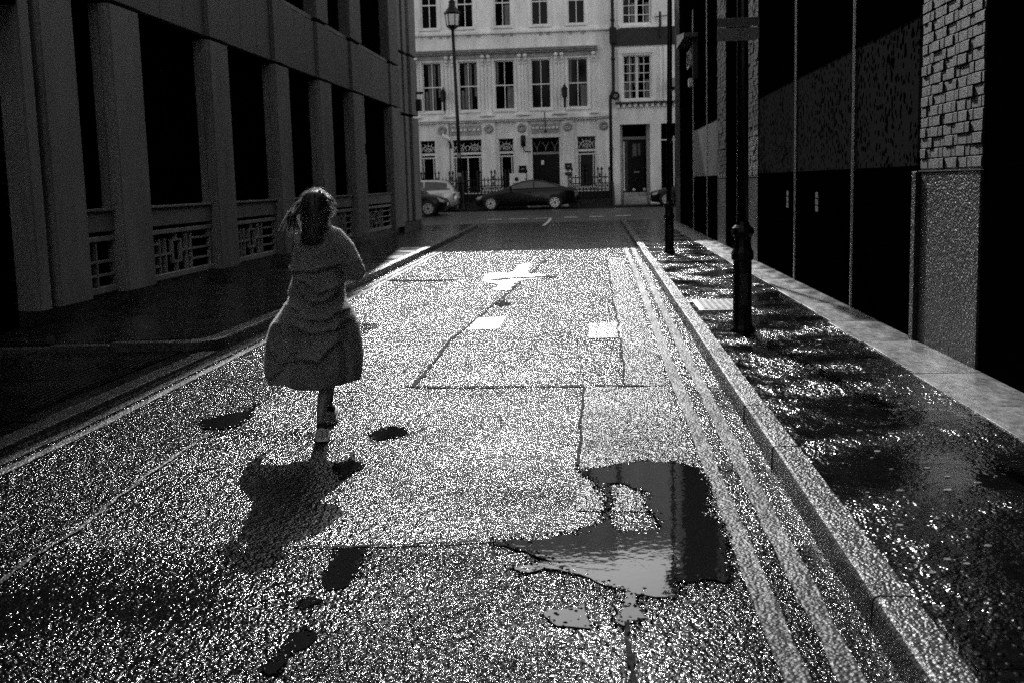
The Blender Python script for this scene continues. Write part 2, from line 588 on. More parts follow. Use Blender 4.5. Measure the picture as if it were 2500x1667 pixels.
# pale flagstones along the right wall, one by one
blk_flag = unit_block('flagstone', 'flag', 0.012)
y, k = -4.0, 0
cuts = [-4.0, -1.2, 1.4, 3.6, 5.6, 7.1, 8.35, 10.0, 11.45, 13.1, 14.8, 16.4, 18.2, 20.1, 22.0, 24.2, 26.5, 28.9, 31.2, 33.6, 36.0, 38.2, 40.6]
for a, b in zip(cuts, cuts[1:]):
    e = random.uniform(-0.03, 0.03)
    place('flagstone', blk_flag, pav_r, 2.30 + e, 2.86, a + 0.006, b - 0.006, -0.02, PZ + random.uniform(0.0, 0.004))

# kerbs, stone by stone
kerb_r = struct(thing('kerb', '', ''), 'long granite kerb on the right of the lane', 'kerb')
def kerb_stone(parent, front, width, y0, y1, z1, side, z0=-0.10, mat='kerb', tilt=0.0):
    """one stone following the kerb line; side = +1 when the pavement lies towards +x"""
    b = MB()
    N = max(1, int((y1 - y0) / 0.5))
    rings = []
    for i in range(N + 1):
        yy = y0 + (y1 - y0) * i / N
        xf = lerp_tab(front, yy)
        xb = xf + side * width
        zz = z1 + lerp_tab(RISE, yy) * 0.6 + tilt
        c = 0.018
        ring = [(xf, yy, z0), (xf + side * 0.006, yy, zz - c), (xf + side * 0.014, yy, zz - 0.004), (xf + side * (c + 0.01), yy, zz), (xb - side * 0.006, yy, zz - 0.001), (xb, yy, zz - 0.008), (xb, yy, z0)]
        rings.append(ring)
    b.loft(rings)
    return b.build('kerb_stone', mat, parent, smooth=False)

kj = [-4.6, -3.2, -1.6, -0.2, 1.3, 2.55, 3.84, 4.96, 6.1, 7.25, 8.4, 9.6, 10.9, 12.2, 13.4, 14.7, 16.0, 17.4, 18.8, 20.2, 21.6, 23.0, 24.5, 26.0, 27.5, 29.0, 30.5, 32.0, 33.5, 35.0, 36.6, 38.2, 39.8, 41.4, 42.8]
for a, b in zip(kj, kj[1:]):
    kerb_stone(kerb_r, [(q, v + random.uniform(-0.006, 0.006)) for q, v in KR], 0.15, a + 0.009, b - 0.009, PZ + random.uniform(-0.004, 0.004), 1)
kerb_l = struct(thing('kerb', '', ''), 'raised stone kerb along the left pavement', 'kerb')
KLs = [(y, x - 0.02) for y, x in KL]
y = 11.15
while y < 41.5:
    L = random.uniform(1.3, 1.6)
    kerb_stone(kerb_l, KLs, 0.17, y + 0.005, min(y + L, 41.9) - 0.005, PZ + random.uniform(-0.003, 0.003), -1)
    y += L
# rounded end of the raised kerb where it turns to the vehicle entrance
b = MB()
rings = []
for i in range(13):
    t = i / 12
    a = t * math.pi / 2
    if t <= 1:
        px, py = -3.72 - 0.02 - 0.42 * (1 - math.cos(a)), 11.14 - 0.42 * math.sin(a)
    nx, ny = math.cos(a), -math.sin(a)
    rings.append([(px, py, -0.1), (px, py, PZ - 0.012), (px - nx * 0.02, py - ny * 0.02, PZ), (px - nx * 0.17, py - ny * 0.17, PZ), (px - nx * 0.17, py - ny * 0.17, -0.1)])
b.loft(rings)
b.build('corner_stone', 'kerb', kerb_l)
for i in range(3):
    x0 = -4.17 - i * 0.62
    boxpart('kerb_stone', 'kerb', kerb_l, x0 - 0.61, x0 - 0.004, 10.72, 10.88, -0.05, PZ - i * 0.02, 0.008)
boxpart('return_infill', 'pave_l', kerb_l, -6.6, -3.93, 10.885, 10.995, -0.05, PZ - 0.014)
drop = struct(thing('kerb', '', ''), 'flush dropped kerb stones at the left vehicle entrance', 'kerb')
y = -4.0
while y < 10.5:
    L = random.uniform(0.85, 1.05)
    e = min(y + L, 10.68)
    boxpart('kerb_stone', 'kerb', drop, -3.86, -3.70 + random.uniform(-0.004, 0.004), y + 0.006, e - 0.006, -0.08, 0.022 + random.uniform(-0.004, 0.004), 0.007)
    boxpart('channel_stone', 'pave_l', drop, -4.05, -3.866, y + 0.25, e + 0.23, -0.08, 0.016 + random.uniform(-0.004, 0.003), 0.007)
    y += L
kerb_f = struct(thing('kerb', '', ''), 'kerb of the far pavement behind the parked cars', 'kerb')
for i in range(24):
    boxpart('kerb_stone', 'kerb', kerb_f, -18 + i * 1.5 + 0.006, -18 + (i + 1) * 1.5 - 0.006, 52.82, 53.02, 0.1, 0.44, 0.01)

# tactile blister slabs by the near right kerb and ribbed slabs on the left
tac = struct(thing('tactile_paving', '', ''), 'blister tactile slabs by the near right kerb', 'tactile paving')
def dome(b, x, y, z, rr, hh, n=8):
    b.lathe([(rr, 0), (rr * 0.86, hh * 0.6), (rr * 0.5, hh)], (x, y, z), n)
for ix in range(3):
    for iy in range(3):
        x0, y0 = 1.085 + ix * 0.40, 2.44 + iy * 0.40
        b = MB().box(x0 + 0.003, x0 + 0.397, y0 + 0.003, y0 + 0.397, 0.02, PZ + 0.006)
        for i in range(6):
            for j in range(6):
                dome(b, x0 + 0.033 + i * 0.0667, y0 + 0.033 + j * 0.0667, PZ + 0.006, 0.013, 0.006)
        b.build('blister_slab', 'pave_r', tac)
rib = struct(thing('tactile_paving', '', ''), 'ribbed tactile slabs on the lowered left pavement', 'tactile paving')
for ix in range(3):
    for iy in range(9):
        x0, y0 = -5.27 + ix * 0.40, 6.6 + iy * 0.40
        b = MB().box(x0 + 0.003, x0 + 0.397, y0 + 0.003, y0 + 0.397, -0.02, 0.035)
        for i in range(6):
            b.box(x0 + 0.015 + i * 0.065, x0 + 0.05 + i * 0.065, y0 + 0.01, y0 + 0.39, 0.035, 0.041)
        b.build('ribbed_slab', 'pave_l', rib)

# ---------------------------------------------------------------- things lying in the road surface
def strip(name, mat, pts, width, parent, dz, wob=0.006, step=0.25):
    """painted band following a polyline on the road"""
    b = MB()
    P = []
    for (a, c) in zip(pts, pts[1:]):
        L = math.dist(a, c)
        n = max(1, int(L / step))
        P += [(a[0] + (c[0] - a[0]) * i / n, a[1] + (c[1] - a[1]) * i / n) for i in range(n)]
    P.append(pts[-1])
    if name == 'tar_seam':
        P = [(x + 0.022 * noise.noise(Vector((x * 2.1, yy * 2.1, 9))) + 0.008 * noise.noise(Vector((x * 9, yy * 9, 2))), yy + 0.05 * noise.noise(Vector((x * 2.3, yy * 2.3, 19)))) for x, yy in P]
    for i, (x, yy) in enumerate(P):
        q, s_ = P[max(i - 1, 0)], P[min(i + 1, len(P) - 1)]
        d = Vector((s_[0] - q[0], s_[1] - q[1], 0)).normalized()
        nrm = Vector((-d.y, d.x, 0))
        for e in (-1, 1):
            p = Vector((x, yy, 0)) + nrm * e * (width / 2 + random.uniform(-wob, wob))
            b.v.append((p.x, p.y, road_z(p.x, p.y) + dz))
    for i in range(len(P) - 1):
        b.f.append((2 * i, 2 * i + 1, 2 * i + 3, 2 * i + 2))
    return b.build(name, mat, parent)

strip('painted_line', 'paint', [(0.60, -4), (0.60, 10), (0.66, 20), (0.66, 36), (0.55, 43)], 0.085, road, 0.006)
strip('painted_line', 'paint', [(0.77, -4), (0.77, 10), (0.82, 20), (0.83, 36), (0.72, 43)], 0.085, road, 0.006)
strip('painted_line', 'paint', [(-3.54, -4), (-3.55, 8), (-3.60, 12), (-3.66, 18.4), (-3.84, 27.5), (-4.2, 42.6)], 0.08, road, 0.006)
strip('painted_line', 'paint', [(-3.40, -4), (-3.42, 7.5), (-3.47, 12), (-3.53, 18.4), (-3.71, 27.5), (-4.06, 42.6)], 0.075, road, 0.006)
for a, c in (((-4.35, 45.2), (-3.75, 45.2)), ((-3.45, 45.2), (-2.72, 45.2)), ((-2.44, 45.2), (-1.78, 45.2)), ((-1.3, 45.3), (-0.75, 45.3)), ((-0.3, 45.3), (0.28, 45.3)), ((0.75, 45.4), (1.35, 45.4))):
    strip('painted_dash', 'white_paint', [a, c], 0.16, road, 0.02, 0.01)
strip('painted_dash', 'white_paint', [(-1.80, 45.1), (-1.95, 41.6)], 0.12, road, 0.016, 0.01)

def patch(name, mat, poly, dz, parent=None, jitter=0.01, sub=0.04, seed=0, hole=None, follow=True, zc=None):
    """irregular flat sheet from an outline, its edge roughened at several scales"""
    def rough(pl, sd):
        P = []
        n = len(pl)
        for i in range(n):
            a, c = pl[i], pl[(i + 1) % n]
            m_ = max(1, int(math.dist(a, c) / sub))
            for k_ in range(m_):
                x, yy = a[0] + (c[0] - a[0]) * k_ / m_, a[1] + (c[1] - a[1]) * k_ / m_
                q = noise.noise_vector(Vector((x * 9, yy * 5, sd))) * jitter * 2 + noise.noise_vector(Vector((x * 34, yy * 22, sd + 4))) * jitter * 1.3
                P.append((x + q.x, yy + q.y * 1.6))
        return P
    bm = bmesh.new()
    edges = []
    for pl, sd in [(poly, seed)] + ([(hole, seed + 9)] if hole else []):
        vs = [bm.verts.new((x, yy, 0)) for x, yy in rough(pl, sd)]
        edges += [bm.edges.new((vs[i], vs[(i + 1) % len(vs)])) for i in range(len(vs))]
    bmesh.ops.triangle_fill(bm, edges=edges, use_beauty=True)
    cx = sum(p[0] for p in poly) / len(poly)
    cy = sum(p[1] for p in poly) / len(poly)
    for v in bm.verts:
        v.co.z = (road_z(v.co.x, v.co.y) if follow else zc) + dz
    for f in bm.faces:
        if f.normal.z < 0:
            f.normal_flip()
    me = bpy.data.meshes.new(name)
    bm.to_mesh(me)
    bm.free()
    me.materials.append(MAT[mat])
    return link(name, me, parent)

def grid_patch(name, mat, x0, x1, y0, y1, dz, parent, skew=0.0, seed=0):
    b = MB()
    nx, ny = max(2, int((x1 - x0) / 0.12)), max(2, int((y1 - y0) / 0.16))
    for j in range(ny + 1):
        for i in range(nx + 1):
            x = x0 + (x1 - x0) * i / nx + skew * j / ny
            yy = y0 + (y1 - y0) * j / ny
            if i in (0, nx):
                x += 0.012 * noise.noise(Vector((yy * 4, seed, i)))
            if j in (0, ny):
                yy += 0.03 * noise.noise(Vector((x * 4, seed, j + 5)))
            b.v.append((x, yy, road_z(x, yy) + dz))
    for j in range(ny):
        for i in range(nx):
            a = j * (nx + 1) + i
            b.f.append((a, a + 1, a + nx + 2, a + nx + 1))
    return b.build(name, mat, parent, smooth=True)

grid_patch('road_patch', 'asphalt_fine', -0.12, 0.52, 5.3, 8.62, 0.004, road, seed=1)
grid_patch('road_patch', 'asphalt_fine', 0.20, 0.52, 8.66, 23.5, 0.0045, road, seed=2)
grid_patch('road_patch', 'asphalt_smooth', -1.42, -1.08, 12.2, 13.32, 0.007, road, seed=3)
grid_patch('road_patch', 'asphalt_smooth', -0.10, 0.235, 11.33, 12.56, 0.0085, road, seed=4)
patch('road_patch', 'asphalt_smooth', [(-1.93, 19.17), (-1.94, 20.07), (-1.49, 20.02), (-1.53, 22.02), (-1.3, 22.33), (-1.19, 19.57), (-0.89, 19.35), (-0.87, 18.77), (-1.31, 18.21), (-1.28, 16.76), (-1.54, 16.71), (-1.55, 17.75), (-1.85, 18.33)], 0.010, road, 0.02, 0.1, 3)
strip('tar_seam', 'tar', [(-1.52, 8.72), (-0.76, 8.68), (0.35, 8.66)], 0.05, road, 0.009, 0.015, 0.08)
strip('tar_seam', 'tar', [(-0.12, 8.6), (-0.12, 7.2), (-0.125, 6.2)], 0.016, road, 0.009, 0.005, 0.06)
strip('tar_seam', 'tar', [(0.20, 23.0), (0.20, 16.0), (0.21, 12.7), (0.20, 8.8)], 0.018, road, 0.009, 0.006, 0.1)
strip('tar_seam', 'tar', [(-1.33, 4.76), (-0.97, 4.77), (-0.45, 4.84)], 0.02, road, 0.008, 0.01, 0.04)
strip('tar_seam', 'tar', [(0.08, 3.9), (0.09, 3.4), (0.09, 2.8)], 0.02, road, 0.008, 0.008, 0.04)
strip('tar_seam', 'tar', [(-0.95, 26.0), (-1.15, 20), (-1.35, 15), (-1.5, 11.5), (-1.45, 8.7)], 0.03, road, 0.007, 0.015, 0.1)
strip('tar_seam', 'paint', [(-2.47, 3.5), (-2.47, 5.2), (-2.53, 6.1), (-2.55, 7.1)], 0.02, road, 0.007, 0.008, 0.05)

strip('tar_seam', 'tar', [(-1.75, 18.6), (-1.4, 18.75), (-0.7, 18.95)], 0.22, road, 0.014, 0.06, 0.05)
strip('tar_seam', 'tar', [(-3.5, 18.9), (-3.0, 18.7), (-2.4, 18.75)], 0.20, road, 0.012, 0.05, 0.05)
W = []
def puddle(poly, label, dz=0.011, hole=None, jit=0.010, sub=0.03, flat=None):
    cx = sum(p[0] for p in poly) / len(poly)
    cy = sum(p[1] for p in poly) / len(poly)
    o = patch('puddle', 'water', poly, 0, None, jit, sub, len(W) * 3.7, hole, False, (max(road_z(*p) for p in poly) if flat is None else flat) + dz * 0.35)
    W.append(o)
    return struct(o, label, 'puddle')
BIG = [(-0.13, 6.11), (-0.01, 6.14), (0.12, 6.23), (0.25, 6.25), (0.39, 6.24), (0.49, 6.16), (0.545, 6.04), (0.55, 5.76), (0.55, 5.58), (0.5, 5.2), (0.54, 5.07), (0.55, 4.94), (0.54, 4.68), (0.51, 4.42), (0.47, 4.32), (0.39, 4.35), (0.27, 4.31), (0.27, 4.14), (0.2, 4.14), (0.12, 4.16), (0.12, 4.0), (0.15, 3.95), (0.08, 3.86), (0.04, 3.94), (0.08, 4.06), (0.08, 4.21), (-0.01, 4.33), (-0.08, 4.42), (-0.2, 4.47), (-0.3, 4.44), (-0.38, 4.49), (-0.28, 4.53), (-0.21, 4.57), (-0.28, 4.64), (-0.36, 4.72), (-0.46, 4.8), (-0.36, 4.85), (-0.25, 4.86), (-0.12, 4.94), (-0.04, 5.07), (0.02, 5.11), (0.02, 5.65), (-0.04, 5.89)]
ISL = [(0.045, 5.80), (0.12, 5.8), (0.23, 5.62), (0.23, 5.31), (0.27, 5.03), (0.2, 4.96), (0.11, 4.95), (0.045, 5.03)]
puddle(BIG, 'large branching puddle mirroring the buildings, near the right kerb', hole=ISL, jit=0.012)
puddle([(-0.22, 4.0), (-0.14, 4.06), (-0.07, 4.05), (-0.08, 3.95), (-0.05, 3.86), (-0.13, 3.86), (-0.19, 3.89)], 'small grey puddle just below the large branching puddle', jit=0.014)
puddle([(-1.47, 7.02), (-1.44, 7.19), (-1.35, 7.25), (-1.24, 7.16), (-1.22, 7.0), (-1.3, 6.91), (-1.39, 6.85)], 'oval dark puddle to the right of the walking shoes')
puddle([(-1.53, 6.19), (-1.49, 6.3), (-1.43, 6.35), (-1.36, 6.3), (-1.33, 6.15), (-1.37, 6.06), (-1.38, 5.96), (-1.42, 5.94), (-1.48, 6.07)], 'dark puddle touching the right edge of the cast shadow')
puddle([(-1.16, 4.58), (-1.15, 4.69), (-1.09, 4.75), (-1.03, 4.77), (-1.01, 4.62), (-1.02, 4.54), (-1.0, 4.39), (-1.02, 4.26), (-1.09, 4.22), (-1.14, 4.33), (-1.14, 4.5)], 'upright dark puddle below the cast shadow, at the tar seam')
puddle([(-2.74, 7.48), (-2.71, 7.64), (-2.67, 7.69), (-2.59, 7.79), (-2.53, 7.82), (-2.53, 8.14), (-2.5, 8.14), (-2.49, 7.9), (-2.43, 7.67), (-2.43, 7.31), (-2.52, 7.24), (-2.63, 7.27)], 'ragged dark puddle on the road left of the walking legs')
puddle([(-1.13, 3.51), (-1.1, 3.58), (-1.11, 3.7), (-1.11, 3.78), (-1.08, 3.82), (-1.02, 3.77), (-1.0, 3.72), (-1.01, 3.65), (-1.05, 3.61), (-1.05, 3.52), (-1.07, 3.47), (-1.08, 3.45)], 'nearest dark puddle, slanting, at the bottom of the picture')
puddle([(-1.15, 4.09), (-1.14, 4.16), (-1.1, 4.16), (-1.07, 4.09), (-1.1, 4.06), (-1.12, 4.02)], 'very small dark puddle between two larger ones in a row')
puddle([(-1.37, 14.82), (-1.32, 15.26), (-1.18, 14.96), (-1.15, 14.61), (-1.25, 14.46)], 'small dark puddle far up the middle of the lane')
gm = MB()
rg_ = random.Random(3)
for pl in W:
    vs_ = [e for e in pl.data.edges]
    co_ = pl.data.vertices
    # boundary vertices of the sheet
    cnt = {}
    for p_ in pl.data.polygons:
        for ek in p_.edge_keys:
            cnt[ek] = cnt.get(ek, 0) + 1
    bd = [k for k, c in cnt.items() if c == 1]
    n_g = int(len(bd) * (3.5 if pl is W[0] else 2))
    for _ in range(n_g):
        k = bd[rg_.randrange(len(bd))]
        p_ = co_[k[0]].co
        x, yy = p_.x + rg_.gauss(0, 0.014), p_.y + rg_.gauss(0, 0.030)
        r_ = rg_.uniform(0.003, 0.009)
        z = max(p_.z, road_z(x, yy)) + r_ * 0.1
        a = rg_.uniform(0, 6.28)
        rr = [r_ * rg_.uniform(0.7, 1.3) for _ in range(5)]
        ring = [(x + rr[q] * math.cos(a + q * 1.2566), yy + rr[q] * math.sin(a + q * 1.2566), z) for q in range(5)]
        gm.add(ring + [(x + r_ * rg_.uniform(-.3, .3), yy + r_ * rg_.uniform(-.3, .3), z + r_ * rg_.uniform(.35, .7)), (x, yy, z - 0.01)],
               [(q, (q + 1) % 5, 5) for q in range(5)] + [((q + 1) % 5, q, 6) for q in range(5)])
o = gm.build('grit', 'asphalt')
o['kind'] = 'stuff'
o['label'] = 'loose wet grit along the rims of the puddles'
o['category'] = 'grit'

ic = thing('inspection_cover', 'square metal inspection cover in the right pavement before the post', 'manhole cover')
boxpart('frame', 'steel', ic, 1.12, 1.72, 12.62, 13.72, PZ - 0.03, PZ + 0.004)
b = MB().box(1.16, 1.68, 12.67, 13.67, PZ - 0.02, PZ + 0.008)
b.build('lid', 'midgrey', ic)
b = MB()
for i in range(7):
    for j in range(12):
        b.box(1.185 + i * 0.07, 1.22 + i * 0.07, 12.70 + j * 0.08, 12.75 + j * 0.08, PZ + 0.0085, PZ + 0.0125)
b.build('tread_pattern', 'midgrey', ic)['kind'] = 'stuff'

# flattened gum spots on the right pavement
b = MB()
for i in range(150):
    x, yy = random.uniform(1.12, 2.28), random.uniform(3.6, 15)
    rr = random.uniform(0.008, 0.02)
    b.lathe([(rr, 0), (rr * 0.8, 0.003)], (x, yy, PZ - 0.006 + und(x + 20, yy) * 0.7), 7)
o = b.build('gum_spots', 'flag')
o['kind'] = 'stuff'
o['label'] = 'flattened pale gum spots scattered on the right pavement'
o['category'] = 'gum spots'


# ---------------------------------------------------------------- the concrete office building on the left
off = thing('office_building', 'concrete office building with tall piers and cast grilles on the left', 'building')
XF, XW, XG = -6.20, -6.32, -6.48
TOP = 14.5
piers = [(12.20, 12.52), (12.70, 13.60), (14.62, 15.64), (18.46, 19.45), (22.30, 23.33), (25.90, 27.10), (29.48, 30.95), (35.15, 36.75)]
def pier(y0, y1, z0, z1, name='pier', mat='concrete'):
    """projecting pier with a softly rounded front corner on both sides"""
    c = 0.05
    poly = [(XW - 0.3, y0), (XF - c, y0), (XF - c * 0.3, y0 + c * 0.3), (XF, y0 + c), (XF, y1 - c), (XF - c * 0.3, y1 - c * 0.3), (XF - c, y1), (XW - 0.3, y1)]
    return MB().prism(poly, 'z', z0, z1).build(name, mat, off)
for (a, b_) in piers:
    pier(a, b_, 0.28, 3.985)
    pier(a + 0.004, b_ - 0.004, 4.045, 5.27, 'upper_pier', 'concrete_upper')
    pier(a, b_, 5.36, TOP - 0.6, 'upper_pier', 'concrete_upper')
# core behind everything
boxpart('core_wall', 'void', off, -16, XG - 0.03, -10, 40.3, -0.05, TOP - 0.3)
boxpart('plinth', 'plinth', off, XG - 0.02, XW - 0.05, 12.2, 36.9, 0.0, 0.285)
boxpart('parapet', 'concrete', off, XG - 0.4, XF - 0.03, -9.9, 40.2, TOP - 0.59, TOP)
bays = [(a[1], b_[0]) for a, b_ in zip(piers, piers[1:])]
bar_u = unit_block('grille_bar', 'grille', 0.03)
def hbar(par, y0, w_, z0, h_, u0, u1, v, t=0.030):
    place('bar', bar_u, par, XW - 0.085, XW - 0.03, y0 + u0 * w_, y0 + u1 * w_, z0 + v * h_ - t / 2, z0 + v * h_ + t / 2)
def vbar(par, y0, w_, z0, h_, u, v0, v1, t=0.036):
    place('bar', bar_u, par, XW - 0.09, XW - 0.025, y0 + u * w_ - t / 2, y0 + u * w_ + t / 2, z0 + v0 * h_, z0 + v1 * h_)
for i, (a, b_) in enumerate(bays):
    if b_ - a < 0.5:
        boxpart('bay_wall', 'void', off, XG - 0.02, XW - 0.1, a, b_, 0.29, 3.98)
        continue
    boxpart('sill_panel', 'concrete_panel', off, XW - 0.14, XW + 0.0, a + 0.01, b_ - 0.01, 1.075, 1.335, 0.006)
    boxpart('sill', 'concrete', off, XW - 0.15, XW + 0.03, a + 0.006, b_ - 0.006, 1.338, 1.372, 0.006)
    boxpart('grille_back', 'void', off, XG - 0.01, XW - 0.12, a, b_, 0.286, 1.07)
    w_ = b_ - a - 0.04
    gr = boxpart('grille', 'grille', off, XW - 0.1, XW - 0.01, a + 0.012, b_ - 0.012, 0.292, 0.375, 0.006)
    boxpart('top_rail', 'grille', gr, XW - 0.1, XW - 0.01, a + 0.012, b_ - 0.012, 0.955, 1.02, 0.006)
    y0, z0, h_ = a + 0.02, 0.375, 0.58
    if w_ > 1.5:
        for v in (0.2, 0.48, 0.76):
            hbar(gr, y0, w_, z0, h_, 0.0, 0.19, v)
            hbar(gr, y0, w_, z0, h_, 0.66, 0.97, v + 0.04)
        for u in (0.19, 0.27, 0.585, 0.655):
            vbar(gr, y0, w_, z0, h_, u, 0.02, 0.88 if u < 0.5 else 0.98)
        vbar(gr, y0, w_, z0, h_, 0.375, 0.24, 0.82)
        vbar(gr, y0, w_, z0, h_, 0.50, 0.24, 0.82)
        hbar(gr, y0, w_, z0, h_, 0.37, 0.505, 0.25)
        hbar(gr, y0, w_, z0, h_, 0.37, 0.505, 0.81)
        vbar(gr, y0, w_, z0, h_, 0.43, 0.0, 0.24)
        vbar(gr, y0, w_, z0, h_, 0.43, 0.82, 0.98)
        hbar(gr, y0, w_, z0, h_, 0.19, 0.37, 0.48)
        hbar(gr, y0, w_, z0, h_, 0.50, 0.66, 0.52)
        vbar(gr, y0, w_, z0, h_, 0.975, 0.0, 1.0, 0.05)
    else:
        for v in (0.25, 0.55):
            hbar(gr, y0, w_, z0, h_, 0.0, 1.0, v)
        vbar(gr, y0, w_, z0, h_, 0.45, 0.0, 1.0)
    # glazing set back in the deep reveal
    wn = boxpart('window', 'blindglass', off, XG - 0.02, XG, a + 0.02, b_ - 0.02, 1.4, 3.98)
    for yy in (a + 0.05, (a + b_) / 2, b_ - 0.05):
        boxpart('glazing_bar', 'void', wn, XG + 0.001, XG + 0.03, yy - 0.02, yy + 0.02, 1.4, 3.975)
    boxpart('reveal', 'concrete', off, XG, XW - 0.02, b_ - 0.045, b_ - 0.002, 1.374, 3.97)
    # spandrel panels over the opening, jointed
    n = 3 if w_ > 1.5 else 1
    for k in range(n):
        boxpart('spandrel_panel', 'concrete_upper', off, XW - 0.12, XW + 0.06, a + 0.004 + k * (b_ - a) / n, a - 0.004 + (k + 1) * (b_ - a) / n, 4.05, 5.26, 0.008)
    wu = boxpart('window', 'blindglass', off, XG - 0.02, XG, a + 0.02, b_ - 0.02, 5.4, TOP - 0.8)
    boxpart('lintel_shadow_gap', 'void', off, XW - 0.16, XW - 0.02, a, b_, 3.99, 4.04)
    boxpart('upper_sill', 'concrete_panel', off, XW - 0.12, XW + 0.02, a + 0.004, b_ - 0.004, 5.30, 5.39)
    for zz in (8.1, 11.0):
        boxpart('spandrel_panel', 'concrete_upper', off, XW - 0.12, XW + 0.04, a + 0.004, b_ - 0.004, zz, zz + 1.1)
# vehicle entrance; near wall coloured black to imitate darkening towards the frame edge
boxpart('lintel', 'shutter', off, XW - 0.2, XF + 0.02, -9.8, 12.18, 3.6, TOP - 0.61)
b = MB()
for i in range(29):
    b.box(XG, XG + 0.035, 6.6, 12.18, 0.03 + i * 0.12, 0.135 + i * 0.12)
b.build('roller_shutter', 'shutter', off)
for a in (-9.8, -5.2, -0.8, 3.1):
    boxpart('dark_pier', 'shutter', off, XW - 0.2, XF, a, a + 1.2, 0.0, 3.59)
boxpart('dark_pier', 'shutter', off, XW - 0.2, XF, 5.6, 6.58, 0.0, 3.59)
for a, b_ in ((-8.6, -5.2), (-4.0, -0.8), (0.4, 3.1), (4.3, 5.6)):
    boxpart('window', 'blindglass', off, XG - 0.02, XG, a, b_, 0.3, 3.59)
# corner pier at the far end: two slabs with a deep joint, standing on a black base
boxpart('corner_base', 'plinth', off, -7.2, XF - 0.02, 36.76, 40.45, 0.0, 0.36)
for a, b_, x in ((36.78, 38.2, XF - 0.16), (38.28, 38.95, XF - 0.10), (39.05, 40.42, XF)):
    for z0, z1 in ((0.37, 3.88), (3.97, 5.9), (5.98, 9.5), (9.58, TOP - 0.61)):
        boxpart('corner_slab', 'concrete', off, -7.2, x, a, b_, z0, z1, 0.02)
boxpart('corner_core', 'void', off, -7.2, XF - 0.2, 36.77, 40.40, 0.3, TOP - 0.62)
boxpart('end_wall', 'concrete', off, -16, -6.4, 40.31, 40.44, -0.05, TOP - 0.62)
boxpart('vent_slot', 'void', off, XF, XF + 0.006, 30.78, 30.90, 2.45, 2.72)
br = thing('wall_bracket', 'small dark alarm box high on the corner of the concrete building', 'alarm box')
boxpart('box', 'iron', br, XF + 0.0, XF + 0.16, 40.02, 40.36, 4.15, 4.55, 0.02)
boxpart('arm', 'iron', br, XF + 0.0, XF + 0.24, 40.1, 40.18, 4.72, 4.80)

# ---------------------------------------------------------------- the dark brick and glass building on the right
shp = thing('shop_building', 'dark building with brick pillars, granite bases and black panels on the right', 'building')
XR = 2.75
RT = 14.0
brick_u = unit_block('brick', 'brick', 0.05)
brick_n = [0]
def brick_pillar(y0, y1, single_to, top):
    boxpart('granite_base', 'granite', shp, XR, XR + 0.55, y0, y1, -0.02, 1.555, 0.012)
    boxpart('base_ledge', 'steel', shp, XR - 0.006, XR + 0.5, y0 - 0.004, y1 + 0.004, 1.557, 1.569)
    boxpart('pillar_core', 'mortar', shp, XR + 0.014, XR + 0.54, y0 + 0.012, y1 - 0.012, 1.57, RT - 0.01)
    z, row = 1.582, 0
    rest = MB()
    while z < top:
        yy, q = y0 - (0.056 if row % 2 else 0), row % 2
        while yy < y1 - 0.03:
            p = 0.112 if q % 2 else 0.2255
            q += 1
            a, c = max(yy, y0) + 0.003, min(yy + p, y1) - 0.005
            if c - a > 0.03:
                prow = random.uniform(-0.005, 0.008)
                zz = z + 0.077 + random.uniform(-0.002, 0.002)
                if z < single_to:
                    place('brick', brick_u, shp, XR + prow, XR + 0.09, a, c, z, zz)
                else:
                    rest.box(XR + prow, XR + 0.09, a, c, z, zz)
            yy += p
        z += 0.085
        row += 1
    if rest.v:
        o = rest.build('upper_brickwork', 'brick', shp)
        o['kind'] = 'stuff'
brick_pillar(8.46, 10.03, 3.4, 6.5)
brick_pillar(19.86, 21.42, 2.3, 7.0)
brick_pillar(24.70, 26.35, 1.6, 7.5)
brick_pillar(38.0, 39.7, 1.6, 8.0)
boxpart('corner_strip', 'granite', shp, XR - 0.03, XR + 0.1, 10.034, 10.16, 0.0, 1.56, 0.006)
# wall slabs above the shopfront and behind it
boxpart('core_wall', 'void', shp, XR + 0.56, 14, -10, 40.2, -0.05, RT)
def glaze(y0, y1, upper, lower='blackpanel'):
    boxpart('base_panel', lower, shp, XR + 0.012, XR + 0.12, y0 + 0.004, y1 - 0.004, 0.10, 1.60, 0.003)
    boxpart('window_panel', upper, shp, XR + 0.014, XR + 0.12, y0 + 0.004, y1 - 0.004, 1.61, 2.87)
    boxpart('transom', 'blackpanel', shp, XR + 0.008, XR + 0.14, y0 + 0.004, y1 - 0.004, 2.872, 2.9)
    boxpart('upper_panel', 'blackpanel', shp, XR + 0.014, XR + 0.12, y0 + 0.004, y1 - 0.004, 2.902, 6.2)
    boxpart('upper_wall', 'blackpanel', shp, XR + 0.03, XR + 0.3, y0, y1, 6.2, RT)
for a, b_ in ((10.16, 12.60), (12.64, 16.19), (16.23, 19.855)):
    glaze(a, b_, 'frosted')
glaze(21.43, 24.69, 'blackpanel')
for a, b_ in ((26.36, 28.85), (28.89, 32.85), (32.89, 37.99)):
    glaze(a, b_, 'greypanel' if b_ < 37 else 'blackpanel')
for yy in (12.62, 16.21, 28.87, 32.87):
    boxpart('steel_mullion', 'steel', shp, XR - 0.006, XR + 0.1, yy - 0.018, yy + 0.018, 0.08, 6.2, 0.003)
for a, b_ in ((-9.9, -5.3), (-5.29, -0.7), (-0.69, 3.9), (3.91, 8.45)):
    glaze(a, b_, 'blackpanel')
boxpart('end_wall', 'brick', shp, XR + 0.02, 14, 40.2, 40.45, -0.05, RT)
boxpart('corner_wall', 'brick', shp, XR + 0.02, XR + 0.55, 39.71, 40.19, -0.02, RT)
